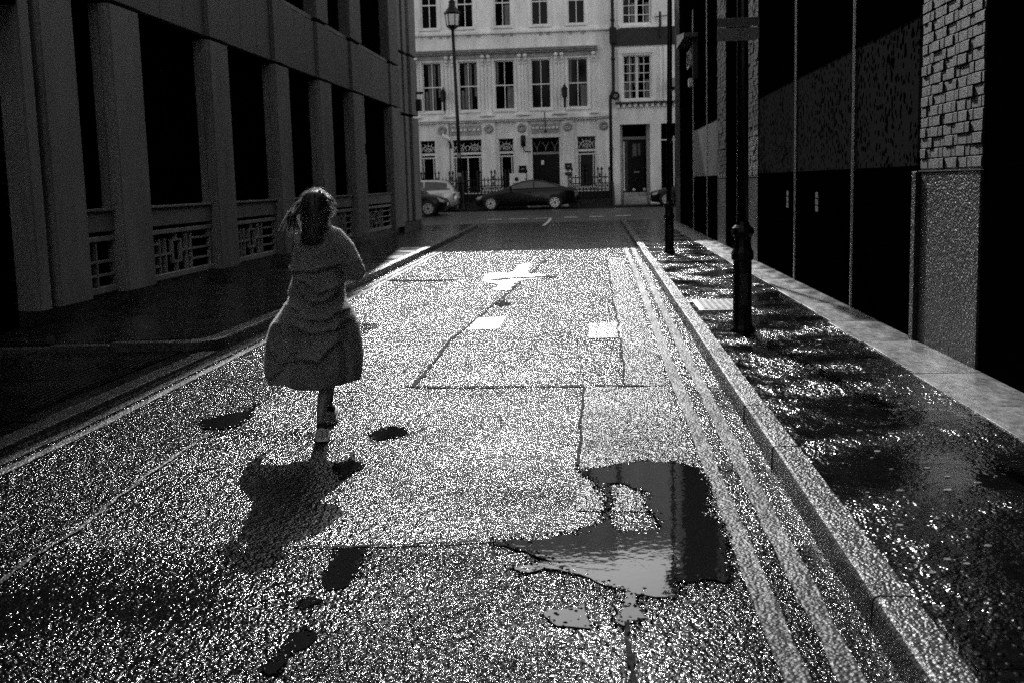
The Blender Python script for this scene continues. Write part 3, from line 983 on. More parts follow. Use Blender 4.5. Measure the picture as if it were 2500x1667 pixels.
# small notices on the black panels
for i, (yy, zz, lab) in enumerate(((16.75, 1.10, 'small pale paper notice on the black panel beyond the steel mullion'), (14.55, 1.10, 'small pale paper notice on the black panel between two steel mullions'))):
    t = thing('notice', lab, 'notice')
    for k in range(3):
        boxpart('paper', 'midgrey', t, XR + 0.006, XR + 0.011, yy, yy + 0.16, zz + k * 0.085, zz + k * 0.085 + 0.07)
# projecting sign with raised letters far along the right wall, and a small canopy
ps = thing('shop_sign', 'metal letters on the fascia far along the right building', 'sign')
boxpart('board', 'blackpanel', ps, XR - 0.10, XR - 0.03, 31.6, 33.6, 4.35, 5.2)
text_part('letters', 'CON', 'steel', ps, (XR - 0.106, 32.7, 4.82), (rad(90), 0, rad(-90)), 0.72, 0.012)
boxpart('bracket', 'iron', ps, XR - 0.12, XR + 0.06, 31.4, 31.55, 4.2, 5.3)
boxpart('under_lamp', 'lampglass', ps, XR - 0.20, XR - 0.06, 31.75, 32.1, 4.02, 4.25, 0.04)
cnp = thing('canopy', 'small sloping grey canopy above the metal letters', 'canopy')
MB().prism([(31.0, 5.25), (33.8, 5.25), (33.8, 5.62), (31.0, 5.36)], 'x', XR - 0.38, XR - 0.02).build('hood', 'greypanel', cnp)
boxpart('edge_trim', 'midgrey', cnp, XR - 0.39, XR - 0.381, 31.0, 33.8, 5.24, 5.34)

# ---------------------------------------------------------------- houses across the end of the street
def wall_openings(name, mat, parent, x0, x1, z0, z1, y0, y1, holes):
    xs = sorted({x0, x1, *[h[0] for h in holes], *[h[1] for h in holes]})
    zs = sorted({z0, z1, *[h[2] for h in holes], *[h[3] for h in holes]})
    b = MB()
    for xa, xb in zip(xs, xs[1:]):
        run = None
        for za, zb in zip(zs, zs[1:]):
            mx, mz = (xa + xb) / 2, (za + zb) / 2
            solid = not any(h[0] < mx < h[1] and h[2] < mz < h[3] for h in holes)
            if solid:
                run = [za, zb] if run is None else [run[0], zb]
            if (not solid or zb == zs[-1]) and run:
                b.box(xa, xb, y0, y1, run[0], run[1])
                run = None
    o = b.build(name, mat, parent)
    # weld the columns into one smooth-faced wall
    bm = bmesh.new()
    bm.from_mesh(o.data)
    bmesh.ops.remove_doubles(bm, verts=bm.verts, dist=0.0005)
    seen = {}
    dead = []
    for f in bm.faces:
        k = tuple(sorted(v.index for v in f.verts))
        if k in seen:
            dead += [f, seen[k]]
        else:
            seen[k] = f
    bmesh.ops.delete(bm, geom=list(set(dead)), context='FACES')
    bm.to_mesh(o.data)
    bm.free()
    return o

FY = 55.5
th = thing('stucco_townhouse', 'pale stucco townhouse with five bays facing down the street', 'house')
W1 = [(-10.0, -9.05), (-8.26, -7.31), (-6.51, -5.56), (-4.78, -3.80), (-3.03, -2.06), (-1.28, -0.29)]
W2 = [(-9.95, -9.1), (-8.22, -7.42), (-6.51, -5.70), (-4.71, -3.90), (-2.95, -2.12), (-1.22, -0.39)]
G1 = [(-8.47, -7.73, 1.35), (-6.89, -5.47, 1.2), (-4.66, -3.92, 1.35), (-0.88, 0.02, 1.35)]
DOOR = (-3.09, -1.68)
holes = [(a, b_, 5.06, 7.4) for a, b_ in W1] + [(a, b_, 8.95, 11.2) for a, b_ in W2] + [(a, b_, 12.6, 14.4) for a, b_ in W2] + [(a, b_, z0, 3.7) for a, b_, z0 in G1] + [(DOOR[0], DOOR[1], 0.2, 3.7)]
wall_openings('wall', 'stucco', th, -16.0, 0.78, 0.2, 16.6, FY, FY + 0.35, holes)
boxpart('back_wall', 'void', th, -16.0, 0.77, FY + 0.75, FY + 9, 0.2, 16.5)
boxpart('parapet', 'stucco', th, -16.2, 0.82, FY - 0.12, FY + 0.5, 16.601, 17.3)
boxpart('roof', 'slate', th, -16.0, 0.77, FY + 0.51, FY + 9, 16.51, 17.1)

def sash(parent, x0, x1, z0, z1, cols_=2, rows=2, pale_strips=False, sill=True, bar=0.035, fr=0.06):
    wn = boxpart('window', 'darkglass', parent, x0, x1, FY + 0.20, FY + 0.21, z0, z1)
    b = MB()
    for a, c in ((x0, x0 + fr), (x1 - fr, x1)):
        b.box(a, c, FY + 0.12, FY + 0.195, z0, z1)
    b.box(x0 + fr, x1 - fr, FY + 0.12, FY + 0.195, z0, z0 + fr * 1.3)
    b.box(x0 + fr, x1 - fr, FY + 0.12, FY + 0.195, z1 - fr, z1)
    b.build('frame', 'sash', wn)
    for i in range(1, cols_):
        xx = x0 + (x1 - x0) * i / cols_
        boxpart('glazing_bar', 'sash', wn, xx - bar / 2, xx + bar / 2, FY + 0.15, FY + 0.196, z0 + fr, z1 - fr)
    for j in range(1, rows):
        zz = z0 + (z1 - z0) * j / rows
        t = bar * (1.5 if j * 2 == rows or rows == 2 else 1)
        boxpart('glazing_bar', 'sash', wn, x0 + fr, x1 - fr, FY + 0.14, FY + 0.1945, zz - t / 2, zz + t / 2)
    if pale_strips:  # pale upright strips over parts of the panes
        b = MB()
        wd_ = x1 - x0
        for u0, u1, v0, v1 in (((0.30, 0.52, 0.06, 0.95), (0.56, 0.66, 0.05, 0.95), (0.12, 0.26, 0.05, 0.42), (0.80, 0.9, 0.3, 0.95)) if pale_strips == 2 else ((0.62, 0.93, 0.04, 0.46), (0.10, 0.20, 0.5, 0.96))):
            n_ = 6
            for q in range(n_):
                a, c = x0 + wd_ * (u0 + (u1 - u0) * q / n_), x0 + wd_ * (u0 + (u1 - u0) * (q + 1) / n_)
                dp_ = 0.003 * (q % 2)
                b.box(a, c, FY + 0.196 + dp_, FY + 0.1995, z0 + (z1 - z0) * v0, z0 + (z1 - z0) * v1)
        b.build('curtain', 'blind', wn)
    if sill:
        boxpart('window_sill', 'stucco', parent, x0 - 0.08, x1 + 0.08, FY - 0.10, FY - 0.002, z0 - 0.09, z0 - 0.003, 0.01)
for i, (a, b_) in enumerate(W1):
    sash(th, a, b_, 5.06, 7.4, 2, 2, 2 if i in (1, 2) else (1 if i in (3, 5) else False))
for i, (a, b_) in enumerate(W2):
    sash(th, a, b_, 8.95, 11.2, 2, 2, 1 if i == 3 else False)
    sash(th, a, b_, 12.6, 14.4, 2, 2)
# string courses and cornices
for nm, z0, z1, pr in (('string_course', 8.62, 8.74, 0.14), ('string_course', 8.741, 8.84, 0.06)):
    boxpart(nm, 'stucco', th, -15.9, 0.76, FY - pr, FY - 0.002, z0, z1, 0.015)
for nm, z0, z1, pr in (('cornice', 7.78, 7.85, 0.34), ('cornice', 7.851, 7.91, 0.40), ('cornice', 7.70, 7.779, 0.22)):
    boxpart(nm, 'stucco_grey', th, -15.9, 0.17, FY - pr, FY - 0.002, z0, z1, 0.015)
boxpart('frieze', 'stucco_grey', th, -15.9, 0.12, FY - 0.06, FY - 0.0025, 7.5, 7.699)
for nm, z0, z1, pr in (('cornice', 4.50, 4.58, 0.20), ('cornice', 4.581, 4.66, 0.30), ('cornice', 4.661, 4.76, 0.22)):
    boxpart(nm, 'stucco', th, -15.9, 0.83, FY - pr, FY - 0.002, z0, z1, 0.015)
for x in (-7.8, -7.3, -6.95, -5.95, -5.5, -4.3, -3.9, -2.5, -2.15, -1.1, -0.5):
    b = MB().box(x - 0.07, x + 0.07, FY - 0.05, FY - 0.002, 8.50, 8.615)
    b.build('corbel', 'stucco_grey', th, bevel=0.02)
# fluted pilasters between the first-floor windows with scrolled brackets
def blob(b, x, y_, z, rr, n=10):
    b.lathe([(rr * math.cos(t), rr * math.sin(t)) for t in (-1.2, -0.7, -0.2, 0.3, 0.8, 1.3)], (x, y_, z), n)
for (a, c) in zip(W1, W1[1:] + [(0.48, 0)]):
    x0, x1 = a[1], c[0]
    m_ = (x0 + x1) / 2
    wd = min(0.52, x1 - x0 - 0.12)
    ww = wd if c[0] < 0.4 else 0.22
    if c[0] >= 0.4:
        m_ = a[1] + 0.26
    pl = boxpart('pilaster', 'stucco', th, m_ - ww / 2, m_ + ww / 2, FY - 0.06, FY - 0.002, 4.77, 7.49)
    for k in range(3 if ww > 0.3 else 1):
        xx = m_ + (k - (1 if ww > 0.3 else 0)) * ww * 0.3
        boxpart('fluting', 'stucco', pl, xx - 0.045, xx + 0.045, FY - 0.10, FY - 0.061, 4.95, 7.2, 0.012)
    for sx in ((-0.14, 0.14) if ww > 0.3 else (0,)):
        b = MB()
        blob(b, m_ + sx, FY - 0.20, 7.56, 0.10)
        b.box(m_ + sx - 0.06, m_ + sx + 0.06, FY - 0.18, FY - 0.061, 7.3, 7.5)
        blob(b, m_ + sx, FY - 0.12, 7.22, 0.065)
        b.build('scroll_bracket', 'stucco', pl, smooth=True)
    boxpart('pedestal', 'stucco', th, m_ - ww / 2 - 0.1, m_ + ww / 2 + 0.1, FY - 0.34, FY - 0.001, 4.762, 4.84, 0.012)
# second-floor raised architraves
for (a, b_) in W2:
    bb = MB().box(a - 0.14, a - 0.02, FY - 0.05, FY - 0.002, 8.85, 11.3).box(b_ + 0.02, b_ + 0.14, FY - 0.05, FY - 0.002, 8.85, 11.3)
    bb.build('architrave', 'stucco', th)
for (a, b_) in W1:
    bb = MB().box(a - 0.10, a - 0.01, FY - 0.045, FY - 0.002, 5.0, 7.49).box(b_ + 0.01, b_ + 0.10, FY - 0.045, FY - 0.002, 5.0, 7.49)
    bb.build('architrave', 'stucco', th)
# ground-floor pilasters with round rosettes
for (a, b_) in ((-9.4, -8.75), (-7.66, -7.05), (-5.40, -4.80), (-3.79, -3.23), (-1.58, -1.03), (0.12, 0.70)):
    pl = boxpart('pilaster', 'stucco', th, a, b_, FY - 0.12, FY - 0.002, 0.3, 4.49, 0.01)
    m_ = (a + b_) / 2
    ro = MB()
    for rr, yy in ((0.19, 0.15), (0.13, 0.19)):
        n = 20
        pts = [(m_ + rr * math.cos(2 * math.pi * k / n), FY - yy, 4.17 + rr * math.sin(2 * math.pi * k / n)) for k in range(n + 1)]
        ro.tube(pts, 0.035, 6, cap=False)
    ro.build('rosette', 'stucco_grey', pl, smooth=True)
    b = MB()
    b.lathe([(0.06, 0), (0.05, 0.03), (0.02, 0.05)], (0, 0, 0), 10)
    me = b.build('boss', 'stucco', pl, smooth=True)
    me.location = (m_, FY - 0.12, 4.17)
    me.rotation_euler = (rad(90), 0, 0)
    boxpart('base_block', 'stucco', pl, a - 0.04, b_ + 0.04, FY - 0.17, FY - 0.002, 0.29, 0.75)
for (a, b_) in ((-6.95, -5.5), (-3.05, -1.72)):
    fz = boxpart('carved_frieze', 'stucco_grey', th, a, b_, FY - 0.05, FY - 0.002, 3.93, 4.36)
    n = 7
    for k in range(n):
        b = MB()
        blob(b, a + (k + 0.5) * (b_ - a) / n, FY - 0.06, 4.145, 0.07 + 0.02 * (k % 2), 8)
        b.build('carving', 'stucco', fz, smooth=True)
# ground-floor windows: tall sashes under leaded fanlights
def fan_window(x0, x1, z0, cols_):
    wn = boxpart('window', 'darkglass', th, x0, x1, FY + 0.20, FY + 0.21, z0, 3.7)
    zt = 3.12
    boxpart('transom', 'sash', wn, x0, x1, FY + 0.10, FY + 0.196, zt - 0.13, zt - 0.02)
    b = MB()
    for a, c in ((x0, x0 + 0.05), (x1 - 0.05, x1)):
        b.box(a, c, FY + 0.12, FY + 0.195, z0, zt - 0.13)
    b.box(x0 + 0.05, x1 - 0.05, FY + 0.12, FY + 0.194, zt - 0.28, zt - 0.22)
    b.build('frame', 'sash', wn)
    for i in range(1, cols_):
        xx = x0 + (x1 - x0) * i / cols_
        boxpart('glazing_bar', 'sash', wn, xx - 0.022, xx + 0.022, FY + 0.14, FY + 0.1955, z0, zt - 0.28)
    for xx in (x0 + 0.13, x1 - 0.13):
        boxpart('glazing_bar', 'sash', wn, xx - 0.02, xx + 0.02, FY + 0.14, FY + 0.1955, z0, zt - 0.28)
    n = 1 if x1 - x0 < 1.1 else 2
    for k in range(n):
        cx = x0 + (x1 - x0) * (k + 0.5) / n
        rr = min((x1 - x0) / n / 2 - 0.06, 0.34)
        b = MB()
        for r_ in (rr, rr * 0.55):
            b.tube([(cx + r_ * math.cos(math.pi * q / 12), FY + 0.17, zt + 0.04 + r_ * math.sin(math.pi * q / 12)) for q in range(13)], 0.018, 5)
        for an in (-0.9, -0.45, 0, 0.45, 0.9):
            b.tube([(cx + 0.05 * math.sin(an), FY + 0.17, zt + 0.04), (cx + (rr + 0.14) * math.sin(an), FY + 0.17, zt + 0.04 + (rr + 0.14) * math.cos(an))], 0.014, 5)
        b.build('fanlight', 'sash', wn, smooth=True)
    b = MB().box(x0, x0 + 0.04, FY + 0.13, FY + 0.19, zt, 3.7).box(x1 - 0.04, x1, FY + 0.13, FY + 0.19, zt, 3.7)
    b.build('fanlight_frame', 'sash', wn)
    boxpart('window_sill', 'stucco', th, x0 - 0.06, x1 + 0.06, FY - 0.08, FY - 0.002, z0 - 0.1, z0 - 0.003)
for (a, b_, z0) in G1:
    fan_window(a, b_, z0, 2 if b_ - a > 1.1 else 1)
dr = boxpart('door', 'door', th, DOOR[0] + 0.06, DOOR[1] - 0.06, FY + 0.18, FY + 0.24, 0.75, 2.9)
boxpart('door_frame', 'stucco', th, DOOR[0], DOOR[0] + 0.055, FY + 0.05, FY + 0.25, 0.3, 3.69)
boxpart('door_frame', 'stucco', th, DOOR[1] - 0.055, DOOR[1], FY + 0.05, FY + 0.25, 0.3, 3.69)
boxpart('door_transom', 'midgrey', th, DOOR[0] + 0.06, DOOR[1] - 0.06, FY + 0.12, FY + 0.25, 2.905, 3.02)
fl = boxpart('fanlight', 'darkglass', th, DOOR[0] + 0.06, DOOR[1] - 0.06, FY + 0.20, FY + 0.21, 3.02, 3.69)
for k in range(3):
    cx = DOOR[0] + 0.27 + k * 0.43
    b = MB()
    b.tube([(cx, FY + 0.18, 3.06), (cx - 0.02, FY + 0.18, 3.25), (cx - 0.16, FY + 0.18, 3.5)], 0.014, 5)
    b.tube([(cx, FY + 0.18, 3.06), (cx + 0.02, FY + 0.18, 3.25), (cx + 0.16, FY + 0.18, 3.5)], 0.014, 5)
    b.build('leading', 'midgrey', fl)
boxpart('number_plate', 'whiteplastic', dr, -2.62, -2.50, FY + 0.168, FY + 0.178, 2.42, 2.62)
for k in (-2.36, -2.24):
    b = MB()
    blob(b, k, FY + 0.15, 1.30, 0.035)
    b.build('door_knob', 'steel', dr, smooth=True)
boxpart('letter_slot', 'steel', dr, -2.05, -1.85, FY + 0.17, FY + 0.179, 1.38, 1.42)
for a, b_, z0, z1 in ((-2.95, -2.45, 0.95, 1.6), (-2.32, -1.82, 0.95, 1.3), (-2.95, -2.7, 1.8, 2.7), (-2.32, -1.82, 1.6, 2.7)):
    boxpart('door_panel', 'door', dr, a, b_, FY + 0.165, FY + 0.179, z0, z1, 0.01)
for k in range(2):
    boxpart('door_step', 'stucco_grey', th, DOOR[0] - 0.1, DOOR[1] + 0.1, FY - 0.5 + k * 0.3, FY + 0.1 + k * 0.3, 0.40 + k * 0.17, 0.57 + k * 0.17, 0.01)

# small things fixed to the house
def plaque(x, z, w_, h_, lab):
    t = thing('name_plaque', lab, 'plaque')
    boxpart('plate', 'door', t, x, x + w_, FY - 0.16, FY - 0.123, z, z + h_, 0.006)
    boxpart('emblem', 'midgrey', t, x + w_ * 0.3, x + w_ * 0.7, FY - 0.164, FY - 0.161, z + h_ * 0.4, z + h_ * 0.62)
plaque(-3.68, 2.05, 0.34, 0.34, 'square black plaque on the pilaster left of the black door')
plaque(-1.47, 2.15, 0.33, 0.30, 'square black plaque on the pilaster right of the black door')
plaque(-1.47, 1.88, 0.33, 0.14, 'low wide black plaque directly under a square plaque right of the door')
def wall_lantern(x, z, lab, pr=0.3):
    t = thing('wall_lantern', lab, 'wall lamp')
    b = MB().tube([(x, FY - 0.05, z - 0.25), (x, FY - pr * 0.7, z - 0.3), (x, FY - pr, z - 0.15), (x, FY - pr, z)], 0.02, 6)
    b.build('bracket', 'iron', t, smooth=True)
    MB().lathe([(0.05, 0), (0.13, 0.08), (0.14, 0.42), (0.16, 0.44), (0.05, 0.6), (0.02, 0.68)], (x, FY - pr, z), 8).build('lantern', 'iron', t)
    boxpart('back_plate', 'iron', t, x - 0.05, x + 0.05, FY - 0.11, FY - 0.062, z - 0.4, z + 0.1)
wall_lantern(-1.42, 5.5, 'dark wall lantern by the rightmost first-floor window of the house', 0.35)
wall_lantern(-7.22, 5.5, 'dark wall lantern by the leftmost first-floor window of the house', 0.35)
t = thing('bracket_lamp', 'dark cylinder lamp on the pilaster beside the black door', 'wall lamp')
MB().lathe([(0.06, 0), (0.12, 0.05), (0.12, 0.5), (0.07, 0.55)], (-3.45, FY - 0.28, 3.28), 12).build('body', 'iron', t, smooth=True)
MB().tube([(-3.45, FY - 0.28, 3.3), (-3.42, FY - 0.22, 3.1), (-3.3, FY - 0.12, 3.05), (-3.1, FY - 0.1, 3.05)], 0.03, 6).build('arm', 'iron', t, smooth=True)
t = thing('security_camera', 'white security camera on the pilaster left of the wide window', 'camera')
MB().tube([(-7.35, FY - 0.45, 3.92), (-6.95, FY - 0.42, 3.72)], [0.12, 0.11], 10).build('housing', 'whiteplastic', t)
MB().tube([(-7.1, FY - 0.42, 3.75), (-6.98, FY - 0.25, 3.55), (-6.95, FY - 0.02, 3.35)], 0.05, 6).build('arm', 'iron', t)
MB().tube([(-7.37, FY - 0.452, 3.93), (-7.34, FY - 0.45, 3.915)], 0.07, 10).build('lens', 'door', t)
t = thing('flagpole', 'short black flagpole over the black front door', 'flagpole')
MB().tube([(-2.37, FY - 0.35, 3.95), (-2.38, FY - 0.42, 4.9)], [0.035, 0.025], 6).build('pole', 'iron', t)
MB().box(-2.43, -2.31, FY - 0.36, FY - 0.055, 3.95, 4.02).build('bracket', 'iron', t)
for x, nm, lab in ((0.90, 1, 'black drainpipe between the two stucco houses'), (-7.03, 0, 'thin grey cable pipe beside the white pilaster')):
    t = thing('drainpipe', lab, 'pipe')
    if nm:
        pts = [(x, FY - 0.12, 16.0), (x, FY - 0.12, 5.85), (x - 0.04, FY - 0.12, 5.7), (x - 0.14, FY - 0.18, 5.55), (x - 0.16, FY - 0.3, 5.3), (x - 0.16, FY - 0.42, 4.7), (x - 0.16, FY - 0.42, 0.45)]
        MB().tube(pts, 0.075, 8).build('pipe', 'iron', t, smooth=True)
        for zz in (1.4, 3.0, 7.2, 9.0):
            MB().lathe([(0.095, 0), (0.105, 0.05), (0.095, 0.12)], (x if zz > 6 else x - 0.16, FY - (0.12 if zz > 6 else 0.42), zz), 10).build('collar', 'iron', t)
        MB().box(x - 0.16, x + 0.16, FY - 0.3, FY - 0.02, 7.95, 8.7).build('hopper', 'iron', t, bevel=0.03)
        MB().lathe([(0.16, 0), (0.12, 0.9), (0.09, 1.0)], (x - 0.16, FY - 0.42, 0.43), 10).build('boot', 'iron', t)
    else:
        MB().tube([(x, FY - 0.02, 4.45), (x, FY - 0.02, 0.8)], 0.02, 6).build('pipe', 'midgrey', t)
        MB().box(x - 0.03, x + 0.03, FY - 0.05, FY - 0.001, 2.4, 2.45).build('clip', 'midgrey', t)

# second house
h2 = thing('narrow_townhouse', 'cream stucco house with a paned sash window and dark recessed doorway', 'house')
holes = [(1.18, 2.61, 0.3, 4.2), (3.13, 4.3, 0.3, 4.2), (1.36, 2.69, 5.36, 7.42), (1.36, 2.70, 8.86, 11.0), (3.9, 5.2, 5.36, 7.42), (3.9, 5.2, 8.86, 11.0), (5.4, 7.0, 0.9, 4.0)]
wall_openings('wall', 'stucco2', h2, 0.785, 14, 0.2, 15.6, FY, FY + 0.36, holes)
boxpart('back_wall', 'void', h2, 0.78, 14, FY + 1.1, FY + 9, 0.2, 15.5)
boxpart('parapet', 'stucco2', h2, 0.84, 14, FY - 0.1, FY + 0.5, 15.601, 16.9)
boxpart('roof', 'slate', h2, 0.8, 14, FY + 0.51, FY + 9, 15.51, 16.4)
boxpart('fascia', 'plinth', h2, 0.97, 3.9, FY - 0.10, FY - 0.002, 7.86, 8.62)
boxpart('cornice', 'stucco2', h2, 1.2, 14, FY - 0.2, FY - 0.002, 8.66, 8.78, 0.015)
boxpart('cornice', 'plinth', h2, 0.98, 14, FY - 0.26, FY - 0.002, 5.16, 5.24, 0.01)
x = 1.06
while x < 6:
    boxpart('dentil', 'stucco2', h2, x, x + 0.12, FY - 0.16, FY - 0.002, 5.0, 5.159)
    x += 0.27
boxpart('architrave', 'sash', h2, 1.12, 2.92, FY - 0.07, FY - 0.002, 7.5, 7.72, 0.012)
for a in (1.14, 2.75):
    boxpart('architrave', 'sash', h2, a, a + 0.17, FY - 0.06, FY - 0.002, 5.27, 7.498, 0.012)
    boxpart('architrave', 'sash', h2, a, a + 0.17, FY - 0.06, FY - 0.002, 8.79, 11.2, 0.012)
for a, w_ in ((3.1, 0.10), (3.3, 0.16), (3.62, 0.07)):
    boxpart('pilaster', 'stucco2', h2, a, a + w_, FY - 0.07, FY - 0.002, 5.25, 7.8, 0.01)
for z0, z1 in ((5.36, 7.42), (8.86, 11.0)):
    for k in range(2):
        a = 1.36 + k * 0.665
        sash(h2, a, a + 0.655, z0, z1, 2, 5, 2 if (k == 0 and z0 < 6) else 1, False, 0.03, 0.055)
    sash(h2, 3.9, 5.2, z0, z1, 4, 5, False, True, 0.03)
boxpart('window_sill', 'stucco2', h2, 1.25, 2.8, FY - 0.12, FY - 0.002, 5.25, 5.35)
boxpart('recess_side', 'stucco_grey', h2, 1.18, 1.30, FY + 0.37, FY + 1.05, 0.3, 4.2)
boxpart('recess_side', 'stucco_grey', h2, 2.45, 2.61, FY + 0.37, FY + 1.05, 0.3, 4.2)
boxpart('side_panel', 'greypanel', h2, 1.30, 1.56, FY + 0.7, FY + 0.8, 0.98, 3.5)
d2 = boxpart('door', 'door', h2, 1.57, 2.36, FY + 0.72, FY + 0.80, 1.0, 3.45)
boxpart('door_glass', 'blind', d2, 1.80, 1.98, FY + 0.712, FY + 0.719, 2.7, 3.3)
boxpart('door_glass', 'blind', d2, 2.05, 2.16, FY + 0.712, FY + 0.719, 2.75, 3.3)
boxpart('letter_plate', 'steel', d2, 1.85, 2.12, FY + 0.70, FY + 0.719, 1.92, 1.97)
boxpart('transom', 'midgrey', h2, 1.30, 2.44, FY + 0.62, FY + 0.82, 3.5, 3.64)
boxpart('pipe_column', 'sash', h2, 1.33, 1.40, FY + 0.5, FY + 0.58, 0.98, 3.4, 0.03)
for k in range(3):
    boxpart('door_step', 'stucco_grey', h2, 1.32, 2.43, FY - 0.35 + k * 0.32, FY + 0.3 + k * 0.3, 0.40 + k * 0.19, 0.59 + k * 0.19, 0.01)
boxpart('shop_window', 'darkglass', h2, 3.13, 4.3, FY + 0.2, FY + 0.22, 0.3, 4.2)
boxpart('shop_window', 'darkglass', h2, 5.4, 7.0, FY + 0.2, FY + 0.22, 0.9, 4.0)
boxpart('glazing_bar', 'sash', h2, 3.72, 3.77, FY + 0.14, FY + 0.195, 0.6, 3.6)
boxpart('glazing_bar', 'sash', h2, 3.13, 4.3, FY + 0.14, FY + 0.194, 3.4, 3.46)
for k, (xx, lab) in enumerate(((1.36, 'leftmost small pale globe lamp at the foot of the recessed doorway'), (1.82, 'middle small pale globe lamp at the foot of the recessed doorway'), (2.33, 'rightmost small pale globe lamp at the foot of the recessed doorway'))):
    t = thing('globe_lamp', lab, 'lamp', 'globe lamps on the doorstep')
    b = MB()
    blob(b, xx, FY + 0.36, 1.10, 0.075)
    b.build('globe', 'lampglass', t, smooth=True)
    MB().lathe([(0.05, 0), (0.03, 0.05)], (xx, FY + 0.36, 0.975), 8).build('base', 'iron', t)
t = thing('round_plaque', 'round dark plaque with a pale ring beside the drainpipe', 'plaque')
def disc(b, cx, cz, y0, y1, rr, n=24):
    b.prism([(cx + rr * math.cos(2 * math.pi * k / n), cz + rr * math.sin(2 * math.pi * k / n)) for k in range(n)], 'y', y0, y1)
b = MB(); disc(b, 0.99, 5.53, FY - 0.34, FY - 0.27, 0.20); b.build('disc', 'iron', t)
b = MB(); b.tube([(0.99 + 0.07 * math.cos(2 * math.pi * k / 14), FY - 0.345, 5.53 + 0.055 * math.sin(2 * math.pi * k / 14)) for k in range(15)], 0.012, 5, cap=False); b.build('ring', 'lampglass', t)
b = MB(); b.box(0.9, 1.05, FY - 0.275, FY - 0.002, 5.47, 5.58); b.build('bracket', 'iron', t)

# iron railings on low walls in front of the house
def railing(x0, x1, lab, y_=54.0, zb=0.78):
    t = thing('iron_railing', lab, 'railing')
    boxpart('low_wall', 'plinth', t, x0, x1, y_ - 0.12, y_ + 0.12, 0.36, zb, 0.02)
    boxpart('wall_coping', 'iron', t, x0 - 0.03, x1 + 0.03, y_ - 0.16, y_ + 0.16, zb + 0.001, zb + 0.32)
    z0 = zb + 0.32
    for zz in (0.06, 0.34, 0.62):
        boxpart('rail', 'iron', t, x0, x1, y_ - 0.022, y_ + 0.022, z0 + zz, z0 + zz + 0.05)
    n = int((x1 - x0) / 0.165)
    bal = MB().tube([(0, 0, 0), (0, 0, 0.72)], 0.021, 5)
    bal.lathe([(0.012, 0.0), (0.03, 0.03), (0.012, 0.06)], (0, 0, 0.72), 6)
    bme = bal.data('baluster')
    bme.materials.append(MAT['iron'])
    std = MB().tube([(0, 0, 0), (0, 0, 0.96)], 0.030, 6)
    std.lathe([(0.02, 0), (0.05, 0.03), (0.055, 0.08), (0.03, 0.12), (0.012, 0.17)], (0, 0, 0.96), 8)
    sme = std.data('standard')
    sme.materials.append(MAT['iron'])
    scr = MB()
    for cz in (0.74, 0.47):
        for sg in (-1, 1):
            scr.tube([(sg * 0.05 * (1 - q / 14) * math.cos(q * 0.6), 0, cz + sg * 0.03 + 0.06 * (1 - q / 18) * math.sin(q * 0.6)) for q in range(12)], 0.018, 4)
    cme = scr.data('scroll')
    cme.materials.append(MAT['iron'])
    dmb = MB()
    dmb.prism([(-0.05, 0.27), (0, 0.14), (0.05, 0.27), (0.025, 0.31), (0, 0.28), (-0.025, 0.31)], 'y', -0.012, 0.012)
    dme = dmb.data('heart')
    dme.materials.append(MAT['iron'])
    for i in range(n + 1):
        xx = x0 + (x1 - x0) * i / n
        tall = i % 4 in (0, 1) or i == n
        o = link('standard' if tall else 'baluster', sme if tall else bme, t)
        o.location = (xx, y_, z0 - 0.003)
        if i < n:
            xm = xx + (x1 - x0) / n / 2
            for nm, me_ in ((('scroll', cme),) if i % 4 == 0 else ()) + (('heart', dme),):
                o = link(nm, me_, t)
                o.location = (xm, y_, z0)
railing(-8.9, -3.25, 'long black iron railing with scrolls left of the black front door')
railing(-1.30, 0.62, 'short black iron railing with scrolls right of the black front door')
t = thing('notice_board', 'small white notice hung on the long railing beside the black car', 'notice')
boxpart('board', 'whiteplastic', t, -4.05, -3.35, 53.93, 53.95, 1.42, 2.02)
b = MB(); disc(b, -3.72, 1.75, 53.924, 53.929, 0.10); b.build('emblem', 'iron', t)
boxpart('caption', 'midgrey', t, -3.9, -3.5, 53.925, 53.929, 1.53, 1.58)

# odd fixtures on the narrow house
t = thing('hooded_lamp', 'dark hooded wall lamp with a pale top on the narrow house', 'wall lamp')
MB().prism([(FY - 0.02, 6.28), (FY - 0.02, 5.75), (FY - 0.38, 5.75), (FY - 0.40, 5.85)], 'x', 3.45, 3.85).build('hood', 'iron', t)
MB().prism([(FY - 0.02, 6.31), (FY - 0.405, 5.88), (FY - 0.405, 5.86), (FY - 0.02, 6.285)], 'x', 3.44, 3.86).build('hood_top', 'midgrey', t)
boxpart('box', 'sash', t, 3.45, 3.8, FY - 0.16, FY - 0.003, 5.42, 5.66, 0.02)
t = thing('telephone_bracket', 'dark upright wire bracket high on the narrow house', 'bracket')
MB().tube([(3.12, FY - 0.2, 8.2), (3.12, FY - 0.2, 9.35)], 0.06, 8).build('post', 'iron', t)
MB().bar((2.85, FY - 0.2, 9.1), (3.45, FY - 0.2, 9.16), 0.04).bar((3.12, FY - 0.2, 8.25), (3.12, FY - 0.01, 8.25), 0.05).build('arm', 'iron', t)

